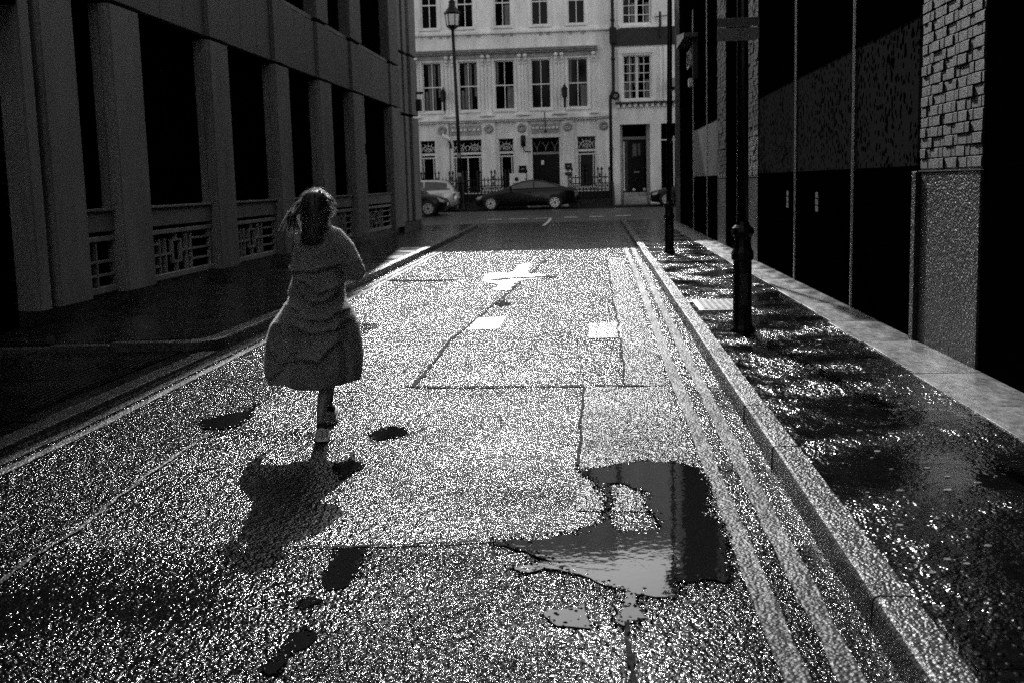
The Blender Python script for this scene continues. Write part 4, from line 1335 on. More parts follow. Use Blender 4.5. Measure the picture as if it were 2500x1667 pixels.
# ---------------------------------------------------------------- street lamps
def iron_post(x, y_, lab, lean=(0, 0), height=5.6):
    t = thing('street_lamp', lab, 'street lamp', 'cast-iron lamp posts on the right pavement')
    base = [(0.118, -0.04), (0.115, 0.02), (0.094, 0.05), (0.090, 0.10), (0.087, 0.655), (0.092, 0.665), (0.104, 0.675), (0.105, 0.735), (0.094, 0.76), (0.082, 0.79), (0.080, 0.86), (0.086, 0.885), (0.106, 0.915), (0.110, 0.935), (0.098, 0.97), (0.082, 0.985), (0.066, 1.0), (0.060, 1.03)]
    MB().lathe(base, (x, y_, PZ), 12).build('base', 'iron', t, bevel=0.0)
    h = height
    MB().tube([(x, y_, PZ + 1.0), (x + lean[0] * 0.5, y_ + lean[1] * 0.5, PZ + h * 0.5), (x + lean[0], y_ + lean[1], PZ + h)], [0.056, 0.052, 0.044], 14).build('pole', 'iron', t, smooth=True)
    X, Y = x + lean[0], y_ + lean[1]
    MB().lathe([(0.05, 0), (0.08, 0.03), (0.05, 0.06)], (X, Y, PZ + h), 12).build('collar', 'iron', t)
    MB().lathe([(0.06, 0.06), (0.12, 0.10), (0.19, 0.55), (0.20, 0.57)], (X, Y, PZ + h), 8).build('lantern', 'lampglass', t)
    MB().lathe([(0.21, 0.571), (0.23, 0.60), (0.10, 0.75), (0.05, 0.80), (0.03, 0.92), (0.005, 1.0)], (X, Y, PZ + h), 8).build('cap', 'iron', t)
    MB().box(x - 0.035, x + 0.035, y_ - 0.100, y_ - 0.085, PZ + 0.25, PZ + 0.55).build('access_door', 'iron', t)
    return t
iron_post(1.37, 10.9, 'nearer black iron lamp post on the right pavement, carrying the sign plates')
iron_post(1.44, 22.9, 'farther black iron lamp post on the right pavement near the corner', (0.05, 0), 6.2)
t = thing('parking_sign', 'pair of small dark sign plates high on the near lamp post', 'sign')
boxpart('plate', 'plinth', t, 1.13, 1.51, 10.82, 10.834, 2.915, 2.995, 0.004)
b = MB()
for a in ((1.13, 1.51, 2.985, 2.995), (1.13, 1.51, 2.915, 2.923), (1.503, 1.51, 2.915, 2.995)):
    b.box(a[0], a[1], 10.815, 10.8195, a[2], a[3])
b.build('border', 'signgrey', t)
MB().prism([(1.13, 2.80), (1.14, 2.79), (1.47, 2.79), (1.51, 2.815), (1.51, 2.905), (1.13, 2.905)], 'y', 10.82, 10.834).build('plate', 'signgrey', t)
text_part('letters', 'Tr', 'plinth', t, (1.36, 10.817, 2.85), (rad(90), 0, 0), 0.105, 0.002)
boxpart('clamp', 'iron', t, 1.31, 1.43, 10.834, 10.85, 2.83, 2.95)

def far_lamp(x, y_, z):
    t = thing('street_lamp', 'tall black street lamp with a glazed lantern on the far kerb', 'street lamp')
    MB().lathe([(0.24, 0), (0.22, 0.1), (0.19, 0.3), (0.185, 1.2), (0.21, 1.25), (0.2, 1.35), (0.11, 1.45), (0.10, 1.6)], (x, y_, z), 12).build('base', 'iron', t)
    MB().tube([(x, y_, z + 1.5), (x - 0.05, y_, z + 4.5), (x - 0.13, y_, z + 8.2)], [0.09, 0.08, 0.07], 12).build('pole', 'iron', t, smooth=True)
    X = x - 0.13
    MB().lathe([(0.08, 0), (0.14, 0.04), (0.28, 0.16), (0.30, 0.2)], (X, y_, z + 8.18), 6).build('cradle', 'iron', t)
    MB().lathe([(0.27, 0.2), (0.33, 0.72)], (X, y_, z + 8.18), 6).build('lantern_glass', 'lampglass', t)
    b = MB()
    for k in range(6):
        a = 2 * math.pi * k / 6
        b.bar((X + 0.275 * math.cos(a), y_ + 0.275 * math.sin(a), z + 8.37), (X + 0.335 * math.cos(a), y_ + 0.335 * math.sin(a), z + 8.91), 0.04)
    b.build('lantern_frame', 'iron', t)
    MB().lathe([(0.36, 0.70), (0.40, 0.76), (0.30, 0.86), (0.16, 1.05), (0.14, 1.22), (0.18, 1.25), (0.06, 1.36), (0.05, 1.5), (0.09, 1.56), (0.02, 1.75)], (X, y_, z + 8.18), 6).build('cap', 'iron', t)
    b = MB()
    blob(b, X, y_, z + 8.62, 0.14)
    b.build('bulb', 'midgrey', t, smooth=True)
    for zz, hh in ((2.05, 0.16), (2.9, 0.22)):
        boxpart('label_plate', 'midgrey', t, x - 0.12, x + 0.06, y_ - 0.115, y_ - 0.105, z + zz - 0.5, z + zz - 0.5 + hh)
far_lamp(-6.30, 53.25, 0.40)

# ---------------------------------------------------------------- cars
def wheel_mesh():
    ty = MB()
    prof = [(0.20, -0.09), (0.27, -0.105), (0.305, -0.085), (0.312, 0.0), (0.305, 0.085), (0.27, 0.105), (0.20, 0.09)]
    n = 28
    rings = [[(r_ * math.cos(2 * math.pi * k / n), w_, r_ * math.sin(2 * math.pi * k / n)) for r_, w_ in prof] for k in range(n)]
    o = 0
    for rg in rings:
        ty.v += rg
    m_ = len(prof)
    for k in range(n):
        for i in range(m_ - 1):
            k2 = (k + 1) % n
            ty.f.append((k * m_ + i, k2 * m_ + i, k2 * m_ + i + 1, k * m_ + i + 1))
    ri = MB()
    disc(ri, 0, 0, -0.06, 0.06, 0.07, 14)
    nn = 8
    for k in range(nn):
        a = 2 * math.pi * k / nn
        c, s_ = math.cos(a), math.sin(a)
        for yy in (-0.088, 0.07):
            pts = [(0.05, -0.035), (0.205, -0.050), (0.205, 0.050), (0.05, 0.035)]
            poly = [(q * c - e * s_, q * s_ + e * c) for q, e in pts]
            ri.prism(poly, 'y', yy, yy + 0.018)
    ri.tube([(0.205 * math.cos(2 * math.pi * k / n), -0.09, 0.205 * math.sin(2 * math.pi * k / n)) for k in range(n + 1)], 0.02, 5, cap=False)
    hub = MB()
    disc(hub, 0, 0, -0.05, 0.05, 0.19, 20)
    return ty.data('tyre', True), ri.data('rim'), hub.data('hub')
TY, RI, HB = wheel_mesh()
TY.materials.append(MAT['tyre']); RI.materials.append(MAT['rim']); HB.materials.append(MAT['tyre'])

def car(label, loc, flip, paint, st, cabin, wheels, roofmat, group='parked cars', glass='carglass', lamp='lampglass'):
    """st: body stations (x, z_bottom, z_belt, z_deck, half_width), nose at x=0; cabin: (x, z_top, half_top)"""
    t = thing('parked_car', label, 'car', group, loc=loc)
    t.rotation_euler = (0, 0, math.pi if flip else 0)
    rings = []
    for x, zb, ze, zd, hw in st:
        half = [(hw * 0.82, zb), (hw * 0.97, zb + 0.06), (hw, zb + 0.22), (hw * 0.995, ze - 0.06), (hw * 0.96, ze), (hw * 0.86, zd - 0.015), (hw * 0.55, zd)]
        ring = [(x, -a, z) for a, z in half] + [(x, a, z) for a, z in reversed(half)]
        rings.append(ring)
    body = MB().loft(rings).build('body', paint, t, smooth=True)
    zdeck = lambda x: lerp_tab([(s_[0], s_[3]) for s_ in st], x)
    hwid = lambda x: lerp_tab([(s_[0], s_[4]) for s_ in st], x)
    rg = []
    for x, zt, ht in cabin:
        wb = hwid(x) * 0.86
        zb = zdeck(x) - 0.03
        zt = max(zt, zb + 0.02)
        half = [(wb, zb), (wb + (ht - wb) * 0.5, zb + (zt - 0.05 - zb) * 0.5), (ht, zt - 0.045 if zt - zb > 0.1 else zb + 0.01), (ht * 0.8, zt), (ht * 0.4, zt + 0.008)]
        rg.append([(x, -a, z) for a, z in half] + [(x, a, z) for a, z in reversed(half)])
    roof = MB().loft(rg).build('roof', roofmat, t, smooth=True)
    ct = [(c[0], c[1]) for c in cabin]
    ch = [(c[0], c[2]) for c in cabin]
    def side_y(x, z):
        wb, zb, zt = hwid(x) * 0.86, zdeck(x) - 0.03, lerp_tab(ct, x) - 0.045
        k = min(1, max(0, (z - zb) / max(zt - zb, 0.05)))
        return wb + (lerp_tab(ch, x) - wb) * k + 0.008
    x0, x1 = cabin[0][0], cabin[-1][0]
    peak = max(c[1] for c in cabin)
    mid = (x0 + x1) / 2 + 0.05
    for sg in (-1, 1):
        for a, c in ((x0 + 0.30, mid - 0.03), (mid + 0.03, x1 - 0.28)):
            N = 10
            lo, hi = [], []
            for i in range(N + 1):
                x = a + (c - a) * i / N
                zb = zdeck(x) + 0.02
                zt = max(zb + 0.005, lerp_tab(ct, x) - 0.075)
                lo.append((x, sg * side_y(x, zb), zb))
                hi.append((x, sg * side_y(x, zt), zt))
            m_ = MB()
            m_.v = lo + hi
            m_.f = [(i, i + 1, N + 2 + i, N + 1 + i) for i in range(N)]
            m_.build('side_window', glass, t, smooth=True)
        boxpart('door_seam', 'tyre', body, mid - 0.006, mid + 0.006, sg * (hwid(mid) + 0.001), sg * (hwid(mid) - 0.01), 0.34, zdeck(mid) - 0.12)
        boxpart('door_handle', 'iron', body, mid - 0.26, mid - 0.10, sg * (hwid(mid) - 0.01), sg * (hwid(mid) + 0.02), zdeck(mid) - 0.20, zdeck(mid) - 0.165, 0.006)
        mx = x0 + 0.42
        MB().tube([(mx, sg * hwid(mx) * 0.84, zdeck(mx) + 0.02), (mx, sg * (hwid(mx) + 0.08), zdeck(mx) + 0.06)], [0.03, 0.02], 6).build('mirror_arm', paint, t)
        MB().tube([(mx - 0.07, sg * (hwid(mx) + 0.10), zdeck(mx) + 0.09), (mx + 0.07, sg * (hwid(mx) + 0.10), zdeck(mx) + 0.08)], [0.05, 0.06], 8).build('wing_mirror', paint, t, smooth=True)
        MB().prism([(0.03, st[1][2] + 0.0), (0.10, st[1][3] - 0.03), (0.34, st[2][3] - 0.06), (0.22, st[1][2] + 0.01)], 'y', sg * (st[1][4] * 0.62), sg * (st[1][4] + 0.035)).build('headlight', lamp, t)
        xe = st[-1][0]
        boxpart('tail_light', 'midgrey', t, xe - 0.14, xe - 0.02, sg * (st[-1][4] * 0.7), sg * (st[-2][4] + 0.008), st[-1][2] - 0.02, st[-1][3] - 0.03, 0.02)
        for wx in wheels:
            arch = MB()
            pts = [(wx + 0.36 * math.cos(math.pi * q / 12), sg * (hwid(wx) - 0.02), 0.31 + 0.36 * math.sin(math.pi * q / 12)) for q in range(13)]
            arch.v = [(wx, sg * (hwid(wx) + 0.004), 0.2)] + [(p[0], sg * (hwid(wx) + 0.004), p[2]) for p in pts]
            arch.f = [(0, i + 1, i + 2) for i in range(12)]
            arch.build('wheel_arch', 'tyre', t)
            wh = bpy.data.objects.new('wheel', HB)
            col.objects.link(wh); wh.parent = t
            wh.location = (wx, sg * (hwid(wx) - 0.075), 0.312)
            if sg > 0:
                wh.rotation_euler = (0, 0, math.pi)
            for nm, me in (('tyre', TY), ('rim', RI)):
                o = link(nm, me, wh)
    boxpart('front_plate', 'whiteplastic', t, st[0][0] - 0.012, st[0][0] - 0.002, -0.26, 0.26, 0.42, 0.53)
    boxpart('rear_plate', 'whiteplastic', t, st[-1][0] + 0.002, st[-1][0] + 0.012, -0.26, 0.26, st[-1][2] - 0.15, st[-1][2] - 0.04)
    return t
saloon = [(0.0, 0.34, 0.46, 0.55, 0.66), (0.07, 0.22, 0.52, 0.65, 0.76), (0.38, 0.18, 0.62, 0.74, 0.85), (0.8, 0.18, 0.72, 0.83, 0.87), (1.3, 0.18, 0.80, 0.91, 0.875), (2.2, 0.18, 0.84, 0.94, 0.88), (3.3, 0.18, 0.87, 0.965, 0.88), (4.0, 0.20, 0.87, 0.97, 0.86), (4.42, 0.24, 0.82, 0.93, 0.80), (4.56, 0.34, 0.74, 0.83, 0.74)]
sal_cab = [(1.18, 0.90, 0.70), (1.6, 1.10, 0.63), (2.05, 1.27, 0.58), (2.55, 1.335, 0.56), (3.05, 1.29, 0.57), (3.5, 1.15, 0.62), (3.98, 0.98, 0.70)]
car('black two-door car parked side-on before the black front door', (-5.40, 51.85, 0.365), False, 'carblack', saloon, sal_cab, (0.70, 3.56), 'carblack')
hatch = [(0.0, 0.34, 0.48, 0.58, 0.64), (0.07, 0.22, 0.56, 0.70, 0.75), (0.4, 0.18, 0.68, 0.82, 0.82), (1.0, 0.18, 0.80, 0.93, 0.83), (2.0, 0.18, 0.84, 0.96, 0.84), (3.0, 0.18, 0.88, 0.99, 0.84), (3.55, 0.22, 0.86, 0.99, 0.80), (3.74, 0.34, 0.74, 0.86, 0.75)]
hat_cab = [(0.85, 0.93, 0.70), (1.2, 1.18, 0.63), (1.6, 1.37, 0.58), (2.1, 1.44, 0.57), (2.8, 1.43, 0.57), (3.3, 1.36, 0.57), (3.58, 1.05, 0.66)]
car('silver hatchback parked behind the tall street lamp, tail showing', (-9.98, 51.85, 0.365), False, 'carsilver', hatch, hat_cab, (0.72, 3.05), 'carsilver')
car('black car nose emerging behind the corner of the concrete building', (-6.25, 48.0, 0.30), True, 'carblack', hatch, hat_cab, (0.72, 3.05), 'carblack', glass='darkglass')
car('black car with its headlight showing beside the farther lamp post', (2.42, 51.85, 0.365), False, 'carblack', saloon, sal_cab, (0.70, 3.56), 'carblack')

# ---------------------------------------------------------------- the walking figure
PX, PY = -1.755, 7.04
person = thing('person', 'person in a long grey knitted coat walking away, arms folded, hair blown', 'person')

def skin_mesh(name, verts, edges, root=0, sub=2):
    me = bpy.data.meshes.new(name)
    me.from_pydata([v[:3] for v in verts], edges, [])
    o = bpy.data.objects.new(name, me)
    col.objects.link(o)
    m_ = o.modifiers.new('skin', 'SKIN')
    if not me.skin_vertices:
        bpy.context.view_layer.objects.active = o
    for i, v in enumerate(verts):
        sv = me.skin_vertices[0].data[i]
        sv.radius = (v[3], v[4] if len(v) > 4 else v[3])
        sv.use_root = i == root
    s_ = o.modifiers.new('sub', 'SUBSURF')
    s_.levels = s_.render_levels = sub
    out = bpy.data.meshes.new_from_object(o.evaluated_get(bpy.context.evaluated_depsgraph_get()))
    bpy.data.objects.remove(o)
    return out

V = [(-1.755, 7.04, 0.80, 0.13, 0.11),     # 0 pelvis
     (-1.75, 7.045, 0.98, 0.105, 0.085),   # 1 waist
     (-1.75, 7.03, 1.18, 0.125, 0.095),    # 2 chest
     (-1.747, 7.04, 1.275, 0.07, 0.06),    # 3 neck base
     (-1.745, 7.055, 1.335, 0.048, 0.05),  # 4 neck
     (-1.745, 7.07, 1.40, 0.065, 0.075),   # 5 jaw
     (-1.745, 7.065, 1.46, 0.075, 0.09),   # 6 head
     (-1.745, 7.055, 1.515, 0.05, 0.06),   # 7 crown
     (-1.80, 7.04, 0.74, 0.085),           # 8 hip, near leg
     (-1.71, 6.985, 0.46, 0.052),          # 9 knee
     (-1.706, 6.915, 0.32, 0.049),         # 10 calf
     (-1.735, 6.875, 0.17, 0.030),         # 11 shin
     (-1.742, 6.868, 0.085, 0.026),        # 12 ankle
     (-1.742, 6.95, 0.045, 0.026),         # 13 foot
     (-1.70, 7.06, 0.74, 0.085),           # 14 hip, far leg
     (-1.745, 7.24, 0.47, 0.052),          # 15
     (-1.775, 7.30, 0.33, 0.050),          # 16
     (-1.80, 7.36, 0.18, 0.030),           # 17
     (-1.812, 7.40, 0.10, 0.026),          # 18
     (-1.805, 7.49, 0.075, 0.026),         # 19
     (-1.635, 7.02, 1.235, 0.055),         # 20 right shoulder
     (-1.50, 6.99, 1.05, 0.042),           # 21 right elbow
     (-1.66, 7.16, 1.08, 0.033),           # 22 right forearm
     (-1.80, 7.185, 1.10, 0.026),          # 23 right wrist
     (-1.86, 7.17, 1.11, 0.03, 0.016),     # 24 right palm
     (-1.865, 7.03, 1.235, 0.055),         # 25 left shoulder
     (-1.885, 7.10, 1.04, 0.042),          # 26 left elbow
     (-1.76, 7.20, 1.05, 0.033),           # 27 left forearm
     (-1.64, 7.20, 1.07, 0.026),           # 28 left wrist
     (-1.58, 7.165, 1.085, 0.03, 0.016),   # 29 left palm
     (-1.745, 7.165, 1.435, 0.012)]        # 30 nose
Eg = [(0, 1), (1, 2), (2, 3), (3, 4), (4, 5), (5, 6), (6, 7), (0, 8), (8, 9), (9, 10), (10, 11), (11, 12), (12, 13), (0, 14), (14, 15), (15, 16), (16, 17), (17, 18), (18, 19),
      (2, 20), (20, 21), (21, 22), (22, 23), (23, 24), (2, 25), (25, 26), (26, 27), (27, 28), (28, 29), (6, 30)]
bme = skin_mesh('body', V, Eg)
# fingers closing over the opposite upper arm
fb = MB()
for (px, py, pz, dx) in ((-1.875, 7.165, 1.11, -1), (-1.565, 7.16, 1.085, 1)):
    for k in range(4):
        L = (0.060, 0.068, 0.064, 0.052)[k]
        z = pz + 0.024 - k * 0.016
        fb.tube([(px - dx * 0.02, py, z), (px + dx * L * 0.4, py - 0.012, z), (px + dx * L * 0.62, py - 0.04, z - 0.003), (px + dx * L * 0.5, py - 0.07, z - 0.006)], [0.0085, 0.008, 0.0075, 0.006], 7)
    fb.tube([(px - dx * 0.035, py + 0.005, pz + 0.018), (px - dx * 0.01, py - 0.0, pz + 0.045), (px + dx * 0.012, py - 0.02, pz + 0.058)], [0.010, 0.009, 0.007], 7)
# ears
for sx in (-1, 1):
    fb.lathe([(0.004, -0.03), (0.012, -0.015), (0.015, 0.01), (0.006, 0.03)], (-1.745 + sx * 0.078, 7.055, 1.43), 8)
bm = bmesh.new()
bm.from_mesh(bme)
tmp = fb.data('fingers')
bm.from_mesh(tmp)
bm.to_mesh(bme)
bm.free()
for p in bme.polygons:
    p.use_smooth = True
bme.materials.clear()
bme.materials.append(MAT['skin'])
link('body', bme, person)

# unseen dark cone added under the coat to stop sun between the legs
dz = [(1.26, 0.12, 0.09), (1.1, 0.125, 0.10), (0.98, 0.11, 0.09), (0.8, 0.15, 0.13), (0.6, 0.17, 0.17), (0.52, 0.175, 0.19)]
MB().loft([[(-1.755 + a * math.cos(2 * math.pi * k / 24), 7.05 + b_ * math.sin(2 * math.pi * k / 24), z) for k in range(24)] for z, a, b_ in dz], cap=False).build('dress', 'dress', person, smooth=True)

# coat: an open-fronted shell, remeshed together with the sleeves, then draped
LEFT = [(0.335, -2.095), (0.40, -2.117), (0.51, -2.118), (0.60, -2.107), (0.704, -2.066), (0.806, -1.995), (0.855, -1.950), (0.912, -1.932), (0.975, -1.918), (1.10, -1.905), (1.20, -1.905), (1.26, -1.875), (1.30, -1.82), (1.335, -1.80)]
RIGHT = [(0.335, -1.522), (0.40, -1.505), (0.51, -1.493), (0.60, -1.497), (0.704, -1.512), (0.806, -1.552), (0.855, -1.586), (0.912, -1.592), (0.975, -1.594), (1.10, -1.592), (1.20, -1.585), (1.26, -1.62), (1.30, -1.675), (1.335, -1.70)]
DEPTH = [(0.335, 0.265), (0.45, 0.25), (0.6, 0.215), (0.75, 0.175), (0.9, 0.14), (1.0, 0.125), (1.15, 0.125), (1.24, 0.105), (1.30, 0.075), (1.335, 0.06)]
GAP = [(0.335, 1.15), (0.6, 0.85), (0.8, 0.5), (0.95, 0.18), (1.335, 0.12)]
rings = []
NZ, NA = 46, 72
for i in range(NZ + 1):
    z = 0.335 + (1.335 - 0.335) * i / NZ
    xl, xr = lerp_tab(LEFT, z), lerp_tab(RIGHT, z)
    cx, a = (xl + xr) / 2, (xr - xl) / 2
    dp = lerp_tab(DEPTH, z)
    gp = lerp_tab(GAP, z)
    fl_ = max(0.0, (0.85 - z) / 0.5)
    ring = []
    for k in range(NA + 1):
        th_ = -math.pi + gp + (2 * math.pi - 2 * gp) * k / NA
        wv = 1 + fl_ * (0.045 * math.sin(5 * th_ + 0.8) + 0.03 * math.sin(9 * th_ + 2.1 + 3 * z))
        s_, c_ = math.sin(th_), math.cos(th_)
        x = cx + a * math.copysign(abs(s_) ** 0.85, s_) * (1 if abs(s_) > 0.9 else wv)
        y_ = PY - dp * math.copysign(abs(c_) ** 0.85, c_) * wv
        zz = z - fl_ * 0.012 * math.sin(3 * th_ + 1) * (1 if z < 0.4 else 0)
        ring.append((x, y_, zz))
    rings.append(ring)
ct_ = MB().loft(rings, cap=False, close=False)
shell = ct_.data('coat')
o = link('coat_tmp', shell)
so = o.modifiers.new('solid', 'SOLIDIFY')
so.thickness = 0.013
so.offset = -1
sm = bpy.data.meshes.new_from_object(o.evaluated_get(bpy.context.evaluated_depsgraph_get()))
bpy.data.objects.remove(o)
sl = MB()
sl.tube([(-1.70, 7.03, 1.27), (-1.635, 7.02, 1.245), (-1.575, 7.00, 1.17), (-1.53, 6.985, 1.08), (-1.508, 6.99, 1.035), (-1.54, 7.06, 1.03), (-1.63, 7.14, 1.06), (-1.76, 7.18, 1.09)],
        [0.062, 0.068, 0.073, 0.071, 0.068, 0.062, 0.055, 0.048], 18)
sl.tube([(-1.82, 7.03, 1.27), (-1.85, 7.03, 1.235), (-1.862, 7.05, 1.15), (-1.868, 7.08, 1.05), (-1.85, 7.13, 1.03), (-1.77, 7.19, 1.04), (-1.68, 7.205, 1.06)],
        [0.05, 0.05, 0.052, 0.055, 0.055, 0.05, 0.046], 16)
# soft roll collar
sl.tube([(-1.745 + 0.062 * math.cos(t_), 7.045 + 0.058 * math.sin(t_), 1.325 + 0.012 * math.sin(t_)) for t_ in [math.pi * 0.6 + q * (2 * math.pi * 0.9) / 20 for q in range(21)]], 0.02, 8)
bm = bmesh.new()
bm.from_mesh(sm)
bm.from_mesh(sl.data('sleeves'))
cm = bpy.data.meshes.new('coat')
bm.to_mesh(cm)
bm.free()
o = link('coat_tmp', cm)
rm = o.modifiers.new('remesh', 'REMESH')
rm.mode = 'VOXEL'
rm.voxel_size = 0.0055
smo = o.modifiers.new('smooth', 'SMOOTH')
smo.iterations = 8
smo.factor = 0.5
coat = bpy.data.meshes.new_from_object(o.evaluated_get(bpy.context.evaluated_depsgraph_get()))
bpy.data.objects.remove(o)
FOLDS = [([(-1.874, 1.053), (-1.759, 1.051), (-1.598, 1.085)], 0.018, 0.024),
         ([(-1.798, 0.985), (-1.72, 0.914), (-1.61, 0.955)], 0.020, 0.022),
         ([(-1.901, 1.076), (-1.856, 0.962), (-1.769, 0.858), (-1.677, 0.868), (-1.600, 0.934)], 0.022, 0.022),
         ([(-1.926, 0.941), (-1.885, 0.849), (-1.786, 0.756), (-1.671, 0.754), (-1.60, 0.80)], 0.022, 0.024),
         ([(-1.944, 0.827), (-1.891, 0.724), (-1.767, 0.676), (-1.616, 0.696), (-1.57, 0.74)], 0.020, 0.026),
         ([(-1.95, 0.72), (-1.918, 0.647), (-1.855, 0.528), (-1.717, 0.514), (-1.62, 0.616)], 0.018, 0.03),
         ([(-2.03, 0.70), (-2.03, 0.60), (-2.0, 0.545), (-1.92, 0.50)], 0.014, 0.034),
         ([(-2.04, 0.40), (-1.95, 0.46), (-1.90, 0.56)], 0.014, 0.032),
         ([(-1.60, 0.80), (-1.60, 0.70), (-1.605, 0.52), (-1.60, 0.36)], 0.016, 0.028),
         ([(-1.72, 0.50), (-1.70, 0.34)], 0.012, 0.03)]
def seg_d(x, z, a, b_):
    ax, az, bx, bz = *a, *b_
    L = (bx - ax) ** 2 + (bz - az) ** 2
    t_ = max(0, min(1, ((x - ax) * (bx - ax) + (z - az) * (bz - az)) / L))
    return math.hypot(x - ax - t_ * (bx - ax), z - az - t_ * (bz - az))
nrm = [v.normal.copy() for v in coat.vertices]
for v, n_ in zip(coat.vertices, nrm):
    x, y_, z = v.co
    back = max(0.0, min(1.0, (7.08 - y_) / 0.10))
    d = 0.0
    if back > 0:
        for pts, amp, wd in FOLDS:
            m_ = min(seg_d(x, z, p_, q_) for p_, q_ in zip(pts, pts[1:]))
            if m_ < wd * 4:
                zr = lerp_tab(sorted(pts), x)
                steep = abs(pts[0][0] - pts[-1][0]) > 0.08
                wk = (wd * 1.7 if z > zr else wd * 0.55) if steep else wd
                d += 2.1 * amp * math.exp(-(m_ / wk) ** 2)
        d -= 0.018
    d += 0.006 * noise.noise(Vector((x * 11, y_ * 11, z * 9))) + 0.0015 * noise.noise(Vector((x * 60, y_ * 60, z * 60)))
    v.co.y -= d * back
    v.co.x += n_.x * 0.15 * d
for p in coat.polygons:
    p.use_smooth = True
coat.materials.clear()
coat.materials.append(MAT['wool'])
coat_o = link('coat', coat, person)
# pale wool fibres added so the coat's outline catches a bright rim
fz = MB()
rf = random.Random(5)
vsl = [v for v in coat.vertices]
for i in range(26000):
    v = vsl[rf.randrange(len(vsl))]
    n_ = v.normal + Vector((rf.uniform(-.6, .6), rf.uniform(-.6, .6), rf.uniform(-.6, .6)))
    a = v.co
    L = rf.uniform(0.004, 0.011)
    e = n_.normalized().orthogonal() * 0.0005
    c = a + n_.normalized() * L
    fz.add([a + e, a - e, c], [(0, 1, 2)])
o = fz.build('wool_fuzz', 'fuzz', coat_o)
o['kind'] = 'stuff'

# hair: a dark mass and wind-blown strands
hz = [(1.205, 0.030, 0.03, -1.765), (1.215, 0.060, 0.05, -1.765), (1.26, 0.074, 0.065, -1.76), (1.32, 0.078, 0.085, -1.752), (1.38, 0.082, 0.10, -1.748), (1.44, 0.090, 0.112, -1.745), (1.49, 0.084, 0.105, -1.745), (1.52, 0.066, 0.085, -1.745), (1.538, 0.038, 0.05, -1.745), (1.545, 0.008, 0.01, -1.745)]
def hy(z):
    return 7.035 if z > 1.36 else 7.035 - (1.36 - z) * 0.45
rings = []
for z, a, b_, cx in hz:
    rg = []
    for k in range(32):
        t_ = 2 * math.pi * k / 32
        q = 1 + 0.05 * noise.noise(Vector((math.cos(t_) * 3, math.sin(t_) * 3, z * 6))) + 0.03 * math.sin(11 * t_)
        rg.append((cx + a * q * math.cos(t_), hy(z) + b_ * q * math.sin(t_), z))
    rings.append(rg)
MB().loft(rings).build('hair_mass', 'haircore', person, smooth=True)
hs = MB()
rnd = random.Random(21)
def strand(p, dirs, r0, n=9, L=0.2, curl=0.02, grav=0.5, wind=Vector((0, 0, 0))):
    pts = [Vector(p)]
    d = Vector(dirs).normalized()
    sd = rnd.uniform(0, 100)
    for i in range(n):
        d = (d + Vector((0, 0, -grav / n)) + wind / n + curl * 12 / n * noise.noise_vector(Vector((pts[-1].x * 14, pts[-1].z * 14, sd)))).normalized()
        pts.append(pts[-1] + d * L / n)
    hs.tube(pts, [r0 * (1 - 0.75 * i / n) for i in range(n + 1)], 3, cap=False)
def on_head(u, v_):
    """u: angle round (0 = +x), v_: 0 top .. 1 side"""
    z = 1.44 + 0.105 * math.cos(v_ * math.pi / 2)
    s_ = math.sin(v_ * math.pi / 2)
    return Vector((-1.745 + 0.088 * s_ * math.cos(u), 7.04 + 0.108 * s_ * math.sin(u), z)), Vector((s_ * math.cos(u), s_ * math.sin(u), math.cos(v_ * math.pi / 2)))
def lock(p, dirs, L, curl, grav, wind, n_st, spread, r0=0.0013):
    """a lock: one guide path with strands gathered round it, opening at the tip"""
    n = 10
    g_ = [Vector(p)]
    d = Vector(dirs).normalized()
    sd = rnd.uniform(0, 100)
    for i in range(n):
        d = (d + Vector((0, 0, -grav / n)) + wind / n + curl * 14 / n * noise.noise_vector(Vector((g_[-1].x * 12, g_[-1].z * 12, sd)))).normalized()
        g_.append(g_[-1] + d * L / n)
    for k in range(n_st):
        o_ = Vector((rnd.gauss(0, 1), rnd.gauss(0, 1), rnd.gauss(0, 1))) * spread
        ph = rnd.uniform(0, 6.28)
        cut = rnd.uniform(0.65, 1.0)
        pts = []
        for i, q in enumerate(g_):
            t_ = i / n
            w_ = 1.0 - 0.75 * math.sin(t_ * 2.2) + (0.8 * (t_ - 0.75) if t_ > 0.75 else 0)
            pts.append(q + o_ * w_ + 0.004 * t_ * Vector((math.sin(ph + 5 * t_), math.cos(ph * 1.7 + 4 * t_), math.sin(ph * 0.6 + 6 * t_))))
        m_ = max(3, int(len(pts) * cut))
        rr = r0 * rnd.uniform(0.6, 1.3)
        hs.tube(pts[:m_], [rr * (1 - 0.7 * i / m_) for i in range(m_)], 3, cap=False)
Z0 = Vector((0, 0, 0))
for i in range(300):       # short loose hairs over the crown
    p, n_ = on_head(rnd.uniform(0, 2 * math.pi), rnd.uniform(0.05, 1.0))
    strand(p, n_ * 0.6 + Vector((rnd.uniform(-.8, .8), rnd.uniform(-.6, .6), rnd.uniform(-.2, .2))), rnd.uniform(0.0007, 0.0013), 6, rnd.uniform(0.02, 0.05), 0.03, 1.4)
for i in range(26):        # locks combed over the crown
    p, n_ = on_head(rnd.uniform(0, 2 * math.pi), rnd.uniform(0.0, 0.55))
    lock(p + n_ * 0.004, Vector((n_.x * 1.2 + 0.05, n_.y, 0.0)), rnd.uniform(0.07, 0.11), 0.015, 3.4, Z0, 12, 0.005)
